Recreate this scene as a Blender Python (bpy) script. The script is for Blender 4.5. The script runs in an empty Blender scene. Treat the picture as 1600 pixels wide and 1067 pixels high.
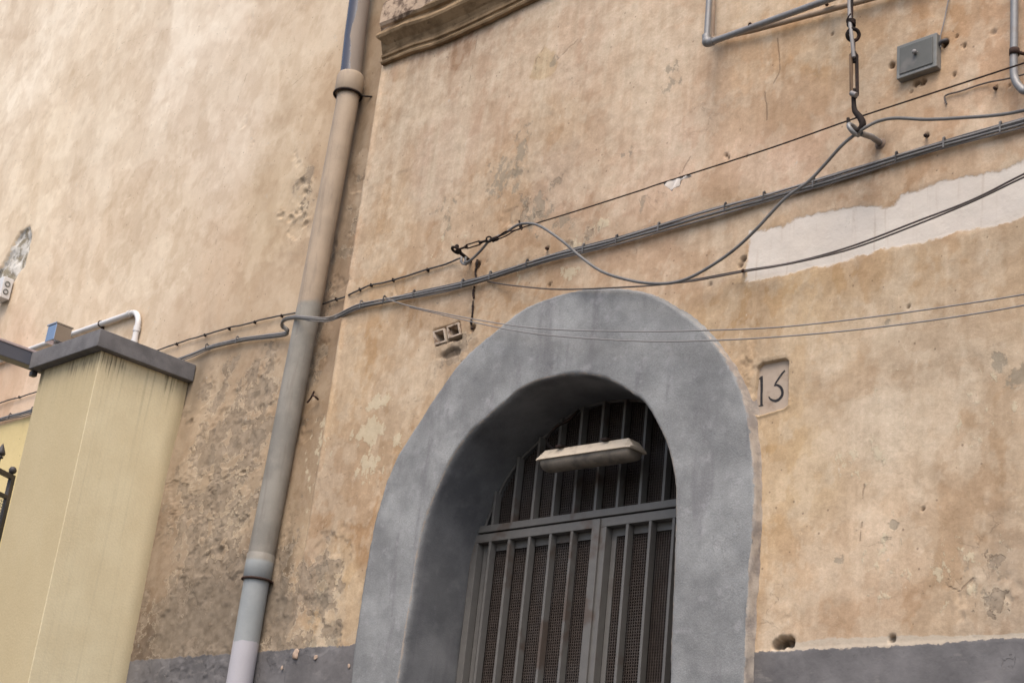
import bpy, bmesh, math, random
import numpy as np
from mathutils import Vector, Matrix

# ---------------------------------------------------------------- camera, world, sun, exposure
S = bpy.context.scene
C = S.collection
CAMR = np.array([0.71379248, 0.69235501, 0.10556913])
CAMU = np.array([0.18208219, -0.32900747, 0.9266068])
CAMF = np.array([-0.67627389, 0.64218271, 0.36090857])
CAM0 = np.array([0.0, -5.0, 1.6])
FPX = 2331.2219
cd = bpy.data.cameras.new('camera')
cam = bpy.data.objects.new('camera', cd)
C.objects.link(cam)
m = Matrix.Identity(4)
for i in range(3):
    m[i][0] = CAMR[i]; m[i][1] = CAMU[i]; m[i][2] = -CAMF[i]; m[i][3] = CAM0[i]
cam.matrix_world = m
cd.sensor_width = 36.0
cd.lens = FPX / 1600 * 36.0
cd.clip_end = 2000
cd.clip_start = 0.05
S.camera = cam

SUN_EL, SUN_AZ = math.radians(58), math.radians(150)   # azimuth clockwise from +Y
w = bpy.data.worlds.new("World"); S.world = w; w.use_nodes = True
wn = w.node_tree; bg = wn.nodes['Background']
sky = wn.nodes.new('ShaderNodeTexSky'); sky.sky_type = 'NISHITA'; sky.sun_disc = False
sky.sun_elevation = SUN_EL; sky.sun_rotation = SUN_AZ
sky.air_density = 1.0; sky.dust_density = 4.0; sky.ozone_density = 1.0
wn.links.new(sky.outputs[0], bg.inputs[0]); bg.inputs[1].default_value = 0.12
sd = bpy.data.lights.new('sun', 'SUN'); sd.energy = 0.8; sd.angle = math.radians(40); sd.color = (1.0, 0.93, 0.83)
so = bpy.data.objects.new('sun', sd); C.objects.link(so)
dirv = Vector((math.sin(SUN_AZ) * math.cos(SUN_EL), math.cos(SUN_AZ) * math.cos(SUN_EL), math.sin(SUN_EL)))
so.rotation_euler = (-dirv).to_track_quat('-Z', 'Y').to_euler(); so.location = (0, -12, 20)
S.view_settings.view_transform = 'Standard'; S.view_settings.look = 'None'
S.view_settings.exposure = 1.18; S.view_settings.gamma = 1.0
S.cycles.filter_width = 1.6

rnd = random.Random(7)

def at(px, py, Y=0.0):
    v = CAMF + (px - 800) / FPX * CAMR - (py - 533.5) / FPX * CAMU
    t = (Y - CAM0[1]) / v[1]
    p = CAM0 + v * t
    return Vector((p[0], p[1], p[2]))

def lin(c):
    return tuple((x / 255 / 12.92) if x / 255 <= 0.04045 else ((x / 255 + 0.055) / 1.055) ** 2.4 for x in c)

# ---------------------------------------------------------------- tags
def tag(o, label, cat=None, group=None, kind=None):
    if label: o['label'] = label
    if cat: o['category'] = cat
    if group: o['group'] = group
    if kind: o['kind'] = kind
    return o

def empty(name, loc, label, cat, group=None):
    o = bpy.data.objects.new(name, None); C.objects.link(o); o.location = loc
    o.empty_display_size = 0.1
    return tag(o, label, cat, group)

# ---------------------------------------------------------------- mesh builder (world coordinates)
class MB:
    def __init__(s): s.v = []; s.f = []; s.smooth = []; s.mi = []
    def add(s, vs, fs, smooth=False, mi=0):
        b = len(s.v); s.v += [tuple(v) for v in vs]
        for f in fs: s.f.append(tuple(b + i for i in f)); s.smooth.append(smooth); s.mi.append(mi)
    def box(s, x0, x1, y0, y1, z0, z1, b=0.0, R=None, mi=0):
        if b <= 0:
            vs = [(x, y, z) for x in (x0, x1) for y in (y0, y1) for z in (z0, z1)]
            fs = [(0, 1, 3, 2), (4, 6, 7, 5), (0, 4, 5, 1), (2, 3, 7, 6), (0, 2, 6, 4), (1, 5, 7, 3)]
            if R: vs = [R @ Vector(v) for v in vs]
            s.add(vs, fs, False, mi); return
        bm = bmesh.new(); bmesh.ops.create_cube(bm, size=1)
        for v in bm.verts:
            v.co = Vector(((x0 + x1) / 2 + v.co.x * (x1 - x0), (y0 + y1) / 2 + v.co.y * (y1 - y0), (z0 + z1) / 2 + v.co.z * (z1 - z0)))
        bmesh.ops.bevel(bm, geom=bm.edges[:], offset=b, segments=2, affect='EDGES', profile=0.6)
        bm.verts.index_update()
        vs = [v.co.copy() for v in bm.verts]
        if R: vs = [R @ v for v in vs]
        s.add(vs, [[v.index for v in f.verts] for f in bm.faces], False, mi); bm.free()
    def tube(s, pts, r, n=8, smooth=True, caps=True, mi=0):
        pts = [Vector(p) for p in pts]
        rs = [float(np.interp(i / (len(pts) - 1), np.linspace(0, 1, len(r)), r)) for i in range(len(pts))] if isinstance(r, (list, tuple)) else [r] * len(pts)
        t0 = (pts[1] - pts[0]).normalized()
        a = Vector((0, 0, 1)) if abs(t0.z) < 0.9 else Vector((0, 1, 0))
        nn = t0.cross(a).normalized()
        rings = []
        n = int(n)
        for i, p in enumerate(pts):
            if i == 0: t = t0
            elif i == len(pts) - 1: t = (pts[i] - pts[i - 1]).normalized()
            else: t = ((pts[i + 1] - p).normalized() + (p - pts[i - 1]).normalized())
            if t.length < 1e-6: t = (pts[i + 1] - p)
            t = t.normalized()
            nn = (nn - t * nn.dot(t))
            nn = nn.normalized() if nn.length > 1e-6 else t.orthogonal().normalized()
            bb = t.cross(nn)
            rings.append([p + (nn * math.cos(2 * math.pi * k / n) + bb * math.sin(2 * math.pi * k / n)) * rs[i] for k in range(n)])
        vs = [v for r_ in rings for v in r_]
        fs = [(i * n + k, i * n + (k + 1) % n, (i + 1) * n + (k + 1) % n, (i + 1) * n + k) for i in range(len(pts) - 1) for k in range(n)]
        s.add(vs, fs, smooth, mi)
        if caps:
            s.add(rings[0], [tuple(range(n - 1, -1, -1))], False, mi); s.add(rings[-1], [tuple(range(n))], False, mi)
    def lathe(s, c, axis, prof, n=24, mi=0):      # prof: (along, radius)
        c = Vector(c); ax = Vector(axis).normalized(); u = ax.orthogonal().normalized(); v = ax.cross(u)
        vs = [c + ax * a + (u * math.cos(2 * math.pi * k / n) + v * math.sin(2 * math.pi * k / n)) * r for a, r in prof for k in range(n)]
        fs = [(i * n + k, i * n + (k + 1) % n, (i + 1) * n + (k + 1) % n, (i + 1) * n + k) for i in range(len(prof) - 1) for k in range(n)]
        s.add(vs, fs, True, mi)
    def torus(s, c, nrm, R, r, n=24, k=8, mi=0, a0=0, a1=2 * math.pi, sy=1.0):
        nrm = Vector(nrm).normalized(); u = nrm.orthogonal().normalized(); v = nrm.cross(u)
        full = abs(a1 - a0 - 2 * math.pi) < 1e-6
        pts = [Vector(c) + u * R * math.cos(a0 + (a1 - a0) * i / n) + v * R * sy * math.sin(a0 + (a1 - a0) * i / n) for i in range(n + 1)]
        s.tube(pts, r, k, caps=not full, mi=mi)
    def sphere(s, c, r, n=12, m=8, sc=(1, 1, 1), mi=0):
        vs = []; c = Vector(c)
        for i in range(m + 1):
            th = math.pi * i / m
            for k in range(n):
                ph = 2 * math.pi * k / n
                vs.append(c + Vector((math.sin(th) * math.cos(ph) * sc[0], math.sin(th) * math.sin(ph) * sc[1], math.cos(th) * sc[2])) * r)
        s.add(vs, [(i * n + k, (i + 1) * n + k, (i + 1) * n + (k + 1) % n, i * n + (k + 1) % n) for i in range(m) for k in range(n)], True, mi)
    def ribbon(s, pts, ws, y0, y1, mi=0):          # flat stroke in the XZ plane, extruded from y0 to y1
        P = [Vector((p[0], 0, p[2])) for p in pts]; L = []; R_ = []
        for i, p in enumerate(P):
            t = (P[min(i + 1, len(P) - 1)] - P[max(i - 1, 0)]).normalized(); nn = Vector((-t.z, 0, t.x))
            L.append(p + nn * ws[i] / 2); R_.append(p - nn * ws[i] / 2)
        vs = []
        for a, b in zip(L, R_):
            vs += [(a.x, y0, a.z), (b.x, y0, b.z), (b.x, y1, b.z), (a.x, y1, a.z)]
        n = len(P); fs = []
        for i in range(n - 1):
            for k in range(4): fs.append((i * 4 + k, i * 4 + (k + 1) % 4, i * 4 + 4 + (k + 1) % 4, i * 4 + 4 + k))
        fs += [(0, 1, 2, 3), tuple((n - 1) * 4 + k for k in (3, 2, 1, 0))]
        s.add(vs, fs, False, mi)
    def build(s, name, mats, parent=None, fix=True):
        me = bpy.data.meshes.new(name)
        o = bpy.data.objects.new(name, me); C.objects.link(o)
        off = Vector((0, 0, 0)); q = parent
        while q is not None: off += q.location; q = q.parent
        vs = s.v
        if parent is None:
            a = np.array(vs); c = Vector(((a[:, 0].min() + a[:, 0].max()) / 2, (a[:, 1].min() + a[:, 1].max()) / 2, a[:, 2].min()))
            o.location = c; off = c
        else: o.parent = parent
        me.from_pydata([(v[0] - off.x, v[1] - off.y, v[2] - off.z) for v in vs], [], s.f)
        for mm in (mats if isinstance(mats, (list, tuple)) else [mats]): me.materials.append(mm)
        me.polygons.foreach_set('use_smooth', s.smooth); me.polygons.foreach_set('material_index', s.mi)
        if fix:
            bm = bmesh.new(); bm.from_mesh(me); bmesh.ops.recalc_face_normals(bm, faces=bm.faces[:]); bm.to_mesh(me); bm.free()
        me.update()
        return o

def spline(pts, k=8):
    P = [Vector(p) for p in pts]
    P = [P[0] * 2 - P[1]] + P + [P[-1] * 2 - P[-2]]
    out = []
    for i in range(1, len(P) - 2):
        a, b, c, d = P[i - 1:i + 3]
        for j in range(k):
            t = j / k
            out.append(0.5 * ((2 * b) + (c - a) * t + (2 * a - 5 * b + 4 * c - d) * t * t + (3 * b - a - 3 * c + d) * t ** 3))
    out.append(P[-2]); return out

# ---------------------------------------------------------------- node helper
class NT:
    def __init__(s, name):
        s.m = bpy.data.materials.new(name); s.m.use_nodes = True; s.t = s.m.node_tree; s.n = s.t.nodes; s.l = s.t.links
        s.b = s.n['Principled BSDF']
    def nd(s, t, **k):
        q = s.n.new(t)
        for a, v in k.items(): setattr(q, a, v)
        return q
    def put(s, inp, v):
        if isinstance(v, bpy.types.NodeSocket): s.l.new(v, inp)
        elif v is not None:
            if inp.type == 'RGBA' and len(v) == 3: v = (*v, 1)
            inp.default_value = v
    def coord(s): return s.nd('ShaderNodeTexCoord').outputs['Object']
    def geo(s): return s.nd('ShaderNodeNewGeometry').outputs['Position']
    def mapv(s, vec, sc=(1, 1, 1), loc=(0, 0, 0)):
        q = s.nd('ShaderNodeMapping'); s.put(q.inputs['Vector'], vec); q.inputs['Scale'].default_value = sc; q.inputs['Location'].default_value = loc
        return q.outputs[0]
    def noise(s, vec, scale, detail=4, rough=0.55, dist=0.0, col=False):
        q = s.nd('ShaderNodeTexNoise'); s.put(q.inputs['Vector'], vec); s.put(q.inputs['Scale'], scale)
        q.inputs['Detail'].default_value = detail; q.inputs['Roughness'].default_value = rough; q.inputs['Distortion'].default_value = dist
        return q.outputs['Color' if col else 'Fac']
    def vor(s, vec, scale, feat='F1', rand=1.0):
        q = s.nd('ShaderNodeTexVoronoi', feature=feat); s.put(q.inputs['Vector'], vec); q.inputs['Scale'].default_value = scale
        return q.outputs['Distance']
    def math(s, op, a, b=None, c=None, clamp=False):
        q = s.nd('ShaderNodeMath', operation=op, use_clamp=clamp); s.put(q.inputs[0], a)
        if b is not None: s.put(q.inputs[1], b)
        if c is not None: s.put(q.inputs[2], c)
        return q.outputs[0]
    def ss(s, v, a, b, lo=0.0, hi=1.0):
        q = s.nd('ShaderNodeMapRange', interpolation_type='SMOOTHSTEP'); s.put(q.inputs['Value'], v)
        q.inputs['From Min'].default_value = a; q.inputs['From Max'].default_value = b
        q.inputs['To Min'].default_value = lo; q.inputs['To Max'].default_value = hi
        return q.outputs[0]
    def mix(s, f, a, b, mode='MIX'):
        q = s.nd('ShaderNodeMix', data_type='RGBA', blend_type=mode); s.put(q.inputs[0], f); s.put(q.inputs[6], a); s.put(q.inputs[7], b)
        return q.outputs[2]
    def attr(s, name):
        return s.nd('ShaderNodeAttribute', attribute_type='GEOMETRY', attribute_name=name)
    def sep(s, v):
        q = s.nd('ShaderNodeSeparateXYZ'); s.put(q.inputs[0], v); return q.outputs
    def bump(s, h, dist, strength=1.0):
        q = s.nd('ShaderNodeBump'); s.put(q.inputs['Height'], h); q.inputs['Distance'].default_value = dist; q.inputs['Strength'].default_value = strength
        s.l.new(q.outputs[0], s.b.inputs['Normal']); return q
    def done(s, col, rough=0.9, metal=0.0, spec=0.25):
        s.put(s.b.inputs['Base Color'], col); s.put(s.b.inputs['Roughness'], rough); s.put(s.b.inputs['Metallic'], metal)
        s.put(s.b.inputs['Specular IOR Level'], spec); return s.m

def simple(name, c, rough=0.7, metal=0.0, spec=0.3, var=0.25, c2=None, sc=30, bump=0.0006, amt=0.5, th=(0.5, 0.62)):
    N = NT(name); p = N.geo()
    n1 = N.noise(p, sc, 5, 0.6); n2 = N.noise(p, sc * 0.2, 4, 0.6)
    col = N.mix(1.0, c, N.mix(n1, (1 - var,) * 3, (1 + var,) * 3), 'MULTIPLY')
    if c2: col = N.mix(N.math('MULTIPLY', N.ss(n2, *th), amt), col, c2)
    N.bump(n1, bump); return N.done(col, rough, metal, spec)

K = 0.80       # photo tone -> albedo
def albw(c, f=(1.01, 1.08, 1.10)): return tuple(min(.85, q * K * g) for q, g in zip(lin(c), f))
def alb(c, k=K): return tuple(min(0.85, x * k) for x in lin(c))

M = {}
M['grey_metal'] = simple('gate paint', alb((112, 109, 105)), 0.6, 0.0, 0.3, 0.2, alb((86, 66, 52)), 22, amt=0.6, th=(0.55, 0.68))
M['rust'] = simple('rusty iron', (0.045, 0.026, 0.02), 0.85, 0.1, 0.2, 0.5, (0.11, 0.05, 0.03), 70)
M['dark_rust'] = simple('dark rust', (0.022, 0.016, 0.014), 0.8, 0.2, 0.2, 0.5, (0.06, 0.03, 0.022), 90)
M['zinc'] = simple('galvanised', (0.22, 0.215, 0.21), 0.5, 0.3, 0.4, 0.2, (0.2, 0.17, 0.15), 40)
M['cable_dark'] = simple('dark cable sheath', (0.055, 0.05, 0.048), 0.6, 0, 0.4, 0.3, (0.12, 0.11, 0.10), 25)
M['cable_grey'] = simple('grey cable sheath', (0.145, 0.138, 0.13), 0.5, 0, 0.4, 0.3, (0.065, 0.058, 0.052), 18)
M['cable_light'] = simple('pale cable sheath', (0.22, 0.205, 0.195), 0.55, 0, 0.4, 0.2, (0.13, 0.115, 0.105), 15)
M['wire_beige'] = simple('weathered wire', (0.10, 0.082, 0.072), 0.7, 0, 0.3, 0.3, (0.06, 0.05, 0.045), 12)
M['white_pvc'] = simple('white conduit', (0.62, 0.60, 0.58), 0.45, 0, 0.4, 0.08, (0.45, 0.42, 0.38), 10)
M['mesh_wire'] = simple('rusty screen wire', (0.072, 0.057, 0.049), 0.8, 0.1, 0.2, 0.4, (0.09, 0.08, 0.075), 14)
M['box_metal'] = simple('box metal', (0.17, 0.17, 0.155), 0.55, 0.1, 0.4, 0.2, (0.3, 0.28, 0.26), 20)
M['black_iron'] = simple('painted iron', (0.045, 0.042, 0.045), 0.55, 0.0, 0.4, 0.2, (0.1, 0.08, 0.07), 20)
M['stone_plate'] = simple('marble plate', alb((188, 170, 152)), 0.8, 0, 0.2, 0.12, alb((150, 128, 108)), 30, amt=.6)
M['ink'] = simple('worn black paint', (0.028, 0.026, 0.028), 0.8, 0, 0.2, 0.5, (0.1, 0.09, 0.085), 120)
M['cloth'] = simple('cloth', (0.55, 0.5, 0.45), 0.95, 0, 0.1, 0.15, (0.38, 0.33, 0.28), 20)
M['brick'] = simple('brick rim', alb((200, 182, 162)), 0.95, 0, 0.1, 0.2, alb((120, 95, 78)), 90, amt=0.8)
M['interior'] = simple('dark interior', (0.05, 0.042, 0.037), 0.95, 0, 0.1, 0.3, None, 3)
M['bluebox'] = simple('polished metal', (0.42, 0.42, 0.44), 0.12, 1.0, 0.7, 0.1, (0.30, 0.26, 0.2), 10, bump=.0002)

# ---------------------------------------------------------------- numpy noise
def vnoise(x, z, seed):
    rs = np.random.RandomState(seed); T = rs.rand(256, 256).astype(np.float32)
    xi = np.floor(x).astype(np.int64); zi = np.floor(z).astype(np.int64)
    fx = (x - xi).astype(np.float32); fz = (z - zi).astype(np.float32)
    fx = fx * fx * fx * (fx * (fx * 6 - 15) + 10); fz = fz * fz * fz * (fz * (fz * 6 - 15) + 10)
    a = T[xi & 255, zi & 255]; b = T[(xi + 1) & 255, zi & 255]; c = T[xi & 255, (zi + 1) & 255]; d = T[(xi + 1) & 255, (zi + 1) & 255]
    return (a * (1 - fx) + b * fx) * (1 - fz) + (c * (1 - fx) + d * fx) * fz
def fbm(x, z, s, o=4, seed=1, rough=0.5):
    v = 0; a = 1; t = 0
    for i in range(o):
        v = v + a * vnoise(x * s + 17.3 * i, z * s + 9.1 * i, seed + i); t += a; a *= rough; s *= 2.03
    return v / t
def sst(v, a, b):
    t = np.clip((v - a) / (b - a), 0, 1); return t * t * (3 - 2 * t)
def poly_sd(x, z, poly):           # signed distance, positive inside
    d = np.full(x.shape, 1e9, np.float32); ins = np.zeros(x.shape, bool); n = len(poly)
    for i in range(n):
        ax, az = poly[i]; bx, bz = poly[(i + 1) % n]
        ex, ez = bx - ax, bz - az
        t = np.clip(((x - ax) * ex + (z - az) * ez) / (ex * ex + ez * ez + 1e-12), 0, 1)
        d = np.minimum(d, (x - ax - t * ex) ** 2 + (z - az - t * ez) ** 2)
        c = ((az > z) != (bz > z)) & (x < (bx - ax) * (z - az) / (bz - az + 1e-12) + ax)
        ins ^= c
    d = np.sqrt(d); return np.where(ins, d, -d)
def line_d(x, z, pts):
    d = np.full(x.shape, 1e9, np.float32)
    for i in range(len(pts) - 1):
        ax, az = pts[i]; bx, bz = pts[i + 1]; ex, ez = bx - ax, bz - az
        t = np.clip(((x - ax) * ex + (z - az) * ez) / (ex * ex + ez * ez + 1e-12), 0, 1)
        d = np.minimum(d, (x - ax - t * ex) ** 2 + (z - az - t * ez) ** 2)
    return np.sqrt(d)
def wp(pts, Y=0.0): return [(at(a, b, Y).x, at(a, b, Y).z) for a, b in pts]

# ---------------------------------------------------------------- traced outlines of the arch surround (on its own front plane)
FY = -0.05
OUT = [(549, 1066), (555.6, 1003), (570, 909), (587, 815), (612, 734), (647, 673), (692.5, 604.5), (724, 562.5), (780, 513.5), (822, 482), (864, 464.5), (899, 455.8), (937.5, 452), (972, 453), (1007, 459), (1042, 475), (1077, 499.5), (1105, 527), (1130, 559), (1151, 597.5), (1165, 640), (1172, 690), (1176, 735), (1176, 805), (1171, 872), (1168, 923.5), (1164, 1009.5), (1161, 1066)]
INN = [(620, 1066), (626, 1028), (632, 984), (640, 937), (649, 874.6), (662, 818), (677.5, 774.6), (693, 740), (705, 716), (728, 682.5), (756, 654.5), (787.5, 626.5), (815.5, 603.8), (850.5, 589.8), (889, 583.5), (927.5, 584.5), (959, 595), (987, 610.8), (1008, 628), (1029, 661.5), (1043, 693), (1051.8, 728), (1056, 763), (1056, 822.5), (1053, 910), (1050, 985), (1047, 1066)]
def resample(P, n):
    P = [Vector((p[0], 0, p[1])) for p in P]; P = spline(P, 6)
    L = [0]
    for a, b in zip(P, P[1:]): L.append(L[-1] + (b - a).length)
    out = []; j = 0
    for i in range(n):
        s = L[-1] * i / (n - 1)
        while j < len(P) - 2 and L[j + 1] < s: j += 1
        t = (s - L[j]) / max(1e-9, L[j + 1] - L[j]); q = P[j].lerp(P[j + 1], t); out.append((q.x, q.z))
    return out
NA = 620
o_w = wp(OUT, FY); i_w = wp(INN, FY)
# legs continue to the ground
LG = [0.0, .6, 1.2, 1.7, 2.1, 2.35, 2.5]
def legs(c): return [(c[0][0], q) for q in LG if q < c[0][1] - .08] + c + [(c[-1][0], q) for q in LG[::-1] if q < c[-1][1] - .08]
o_w = legs(o_w)
i_w = legs(i_w)
def legsplit(P):   # parametrise: same share of samples below z=2.7 on both curves
    R = resample(P, 3000); k0 = next(i for i, p in enumerate(R) if p[1] > 2.6); k1 = max(i for i, p in enumerate(R) if p[1] > 2.6)
    A = np.array(R); n0 = 120
    idx = np.concatenate([np.linspace(0, k0, n0, endpoint=False), np.linspace(k0, k1, NA - 2 * n0), np.linspace(k1, 2999, n0 + 1)[1:]])
    return np.stack([np.interp(idx, np.arange(3000), A[:, 0]), np.interp(idx, np.arange(3000), A[:, 1])], 1)
OC = legsplit(o_w); IC = legsplit(i_w)

def arch_z(x):     # height of the inner arch above x
    c = IC[(IC[:, 1] > 3.0)]; i = np.argsort(c[:, 0]); return float(np.interp(x, c[i, 0], c[i, 1]))

# ---------------------------------------------------------------- BUILDING
bld = empty('building', (-5, 0, 0), 'old two-tone building with peeling ochre plaster, grey painted base and a big grey arched doorway', 'building')

def lines(segs):
    out = []
    for a, b, st in segs: out += list(np.arange(a, b - st * 0.5, st))
    out.append(segs[-1][1]); return np.array(out)
X = lines([(-22, -13.8, 0.4), (-13.8, -7.6, 0.014), (-7.6, -3.78, 0.0085), (-3.78, -3.46, 0.0035), (-3.46, -2.3, 0.007), (-2.3, 6, 0.35)])
Z = lines([(0, 2.4, 0.3), (2.4, 3.7, 0.009), (3.7, 4.05, 0.005), (4.05, 6.9, 0.0095), (6.9, 9.9, 0.02), (9.9, 12, 0.35)])
nx, nz = len(X), len(Z)
gx, gz = np.meshgrid(X, Z); x = gx.ravel().astype(np.float64); z = gz.ravel().astype(np.float64)
XS = -6.765
# step between the two wall planes
step = (1 - sst(x, XS - 0.012, XS + 0.004)) * (0.008 + 0.034 * sst(z, 4.0, 4.7))
wob = 0.012 * (fbm(x, z, 0.9, 3, 3) - 0.5) + 0.006 * (fbm(x, z, 4.0, 3, 13) - 0.5) + 0.0025 * (fbm(x, z, 18, 2, 23) - 0.5)
h = wob * np.where(x < XS, .45, 1.0) - step                                    # height outward (-y)
h += 0.005 * np.exp(-((x - XS - .02) / 0.018) ** 2) * sst(z, 3.4, 4.4)

def blob(px, py, rx, ry, Y=0.0, pw=1.0):
    p = at(px, py, Y)
    return np.exp(-(((x - p.x) / rx) ** 2 + ((z - p.z) / ry) ** 2) ** pw)

# peeling strength
peel = np.zeros_like(x)
for q in [(370, 960, .9, .45, .04, 1.1), (300, 980, .6, .45, .04, 1.), (330, 900, .5, .5, .04, .8), (340, 800, .7, .6, .04, .68), (370, 690, .8, .45, .04, .72), (400, 620, .5, .4, .04, .66), (340, 620, .3, .4, .04, .6),
          (470, 320, .16, .45, .04, .62), (478, 290, .12, .25, .04, .6), (440, 340, .1, .1, .04, .5), (500, 500, .2, .9, .04, .55), (550, 350, .18, .5, .04, .6), (505, 930, .22, .4, 0, .72), (495, 985, .3, .16, 0, .7), (500, 890, .16, .2, 0, .75),
          (440, 900, .2, .5, 0, .55), (720, 540, .16, .16, 0, .7), (840, 310, .3, .45, 0, .42), (1560, 920, .3, .4, 0, .45), (1320, 45, .15, .1, 0, .3), (930, 365, .12, .08, 0, .7), (890, 385, .1, .08, 0, .6)]:
    peel = np.maximum(peel, q[5] * blob(q[0], q[1], q[2], q[3], q[4]))
pn = fbm(x, z, 5.5, 5, 31, .6)
peelm = sst(peel * 0.9 + (pn - 0.5) * 1.5, 0.50, 0.56)
h -= 0.005 * peelm
# curled flakes at the rims of peeling
pe2 = peel * 0.9 + (pn - 0.5) * 1.5
h += 0.005 * np.exp(-((pe2 - 0.47) / 0.03) ** 2) * sst(peel, .2, .5) * sst(fbm(x, z, 9, 2, 77), .45, .6)
h += 0.010 * peel * (fbm(x, z, 22, 3, 91) - 0.5)
# deep flaky pits beside the downpipe
for q in [(470, 285), (478, 300), (440, 335), (470, 330), (478, 350), (455, 340), (330, 870), (350, 865), (385, 745), (290, 645), (300, 660)]:
    p = at(q[0], q[1], .04); d = np.hypot((x - p.x) / 1.3, (z - p.z) / 1.0) + 0.05 * (fbm(x, z, 25, 2, 5) - .5)
    d = d * (1 + 1.2 * (fbm(x, z, 34, 3, 9) - .5)); h -= 0.010 * sst(-d, -0.026, -0.008); h += 0.005 * np.exp(-((d - 0.032) / 0.009) ** 2) * (z > p.z)

# pink bare strip
pinkp = wp([(1165, 440), (1172, 362), (1200, 358), (1225, 352), (1260, 337), (1300, 330), (1345, 322), (1390, 322), (1415, 303), (1450, 290), (1500, 275), (1560, 268), (1600, 250), (1660, 228), (1660, 322), (1600, 338), (1560, 352), (1500, 362), (1440, 380), (1380, 390), (1345, 402), (1300, 415), (1260, 420), (1230, 430), (1190, 438)])
pinkd = poly_sd(x, z, pinkp)
h -= 0.002 * sst(pinkd + 0.03 * (fbm(x, z, 12, 3, 41) - .5), -0.004, 0.006)
# exposed patch at the far left
expp = wp([(46, 350), (30, 362), (14, 392), (0, 416), (-20, 440), (-20, 480), (4, 462), (24, 438), (36, 418), (46, 392), (49, 362)], .04)
expd = poly_sd(x, z, expp) + .10 * (fbm(x, z, 6, 4, 55) - .5)
h -= (0.03 + 0.05 * (fbm(x, z, 9, 3, 51) - .5)) * sst(expd, -0.01, 0.035)
# niche of the number plate
nich = [(-3.703, 3.772), (-3.690, 3.975), (-3.665, 3.995), (-3.545, 3.992), (-3.527, 3.975), (-3.523, 3.775), (-3.54, 3.765), (-3.67, 3.752)]
nd_ = poly_sd(x, z, nich); nwob = 0.006 * (fbm(x, z, 30, 2, 61) - .5)
h = np.where(nd_ > -0.02, h * (1 - sst(nd_, -0.02, 0)) + 0, h)
h -= 0.040 * sst(nd_ + nwob, -0.003, 0.005)
h += 0.004 * np.exp(-((nd_ + 0.008) / 0.006) ** 2) * (z < 3.80)
# rough plaster scar between arch and plate, rough plaster above it
scar = blob(1160, 545, .07, .12) + blob(1170, 590, .05, .14) + blob(1120, 500, .06, .06)
h += 0.012 * scar * (fbm(x, z, 30, 3, 66) - .45)
# hollow brick hole
brp = wp([(677, 517), (716, 503), (721, 528), (680, 540)]); bd = poly_sd(x, z, brp)
h -= 0.10 * sst(bd + .01 * (fbm(x, z, 30, 2, 71) - .5), -0.004, 0.012)
h -= 0.02 * sst(blob(700, 552, .11, .035) + .6 * (fbm(x, z, 22, 3, 72) - .5), .45, .7)
h += 0.012 * sst(blob(705, 540, .12, .07), .3, .8) * (fbm(x, z, 28, 3, 73) - .4)
hole = sst(bd, -0.01, 0.01) * 1.0
# small drill holes and pits : (px,py,radius,depth)
for q in [(1475, 68, .017, .06), (1393, 103, .013, .05), (1431, 131, .013, .06), (1442, 128, .013, .06), (738, 513, .018, .04), (1212, 1007, .020, .05), (1222, 1003, .024, .06), (1233, 1003, .020, .05), (1394, 997, .015, .02), (745, 415, .02, .03), (1424, 143, .006, .02), (1300, 54, .006, .02), (1134, 243, .010, .02), (1138, 247, .007, .02), (1167, 245, .006, .02), (1506, 72, .008, .02), (1495, 57, .008, .02), (1262, 290, .006, .02), (1441, 795, .006, .02), (1420, 480, .006, .02), (620, 1054, .03, .02), (1448, 213, .01, .02), (1490, 117, .008, .015), (760, 408, .006, .01), (1552, 50, .012, .01), (855, 388, .010, .02), (1010, 650, .01, 0), (1556, 138, .006, .02), (1577, 133, .006, .01), (1162, 405, .016, .02), (1158, 415, .012, .02), (1110, 445, .01, .01), (858, 445, .008, .02)]:
    p = at(q[0], q[1]); d = np.hypot(x - p.x, z - p.z) * (1 + .5 * (fbm(x, z, 40, 2, 83) - .5)); mk = sst(-d, -q[2] * 1.25, -q[2] * .7)
    h -= q[3] * mk; hole = np.maximum(hole, mk * (.8 if q[3] > .015 else .5))
hole = np.maximum(hole, 0.7 * sst(blob(700, 552, .11, .035) + .6 * (fbm(x, z, 22, 3, 72) - .5), .45, .7))

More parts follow.
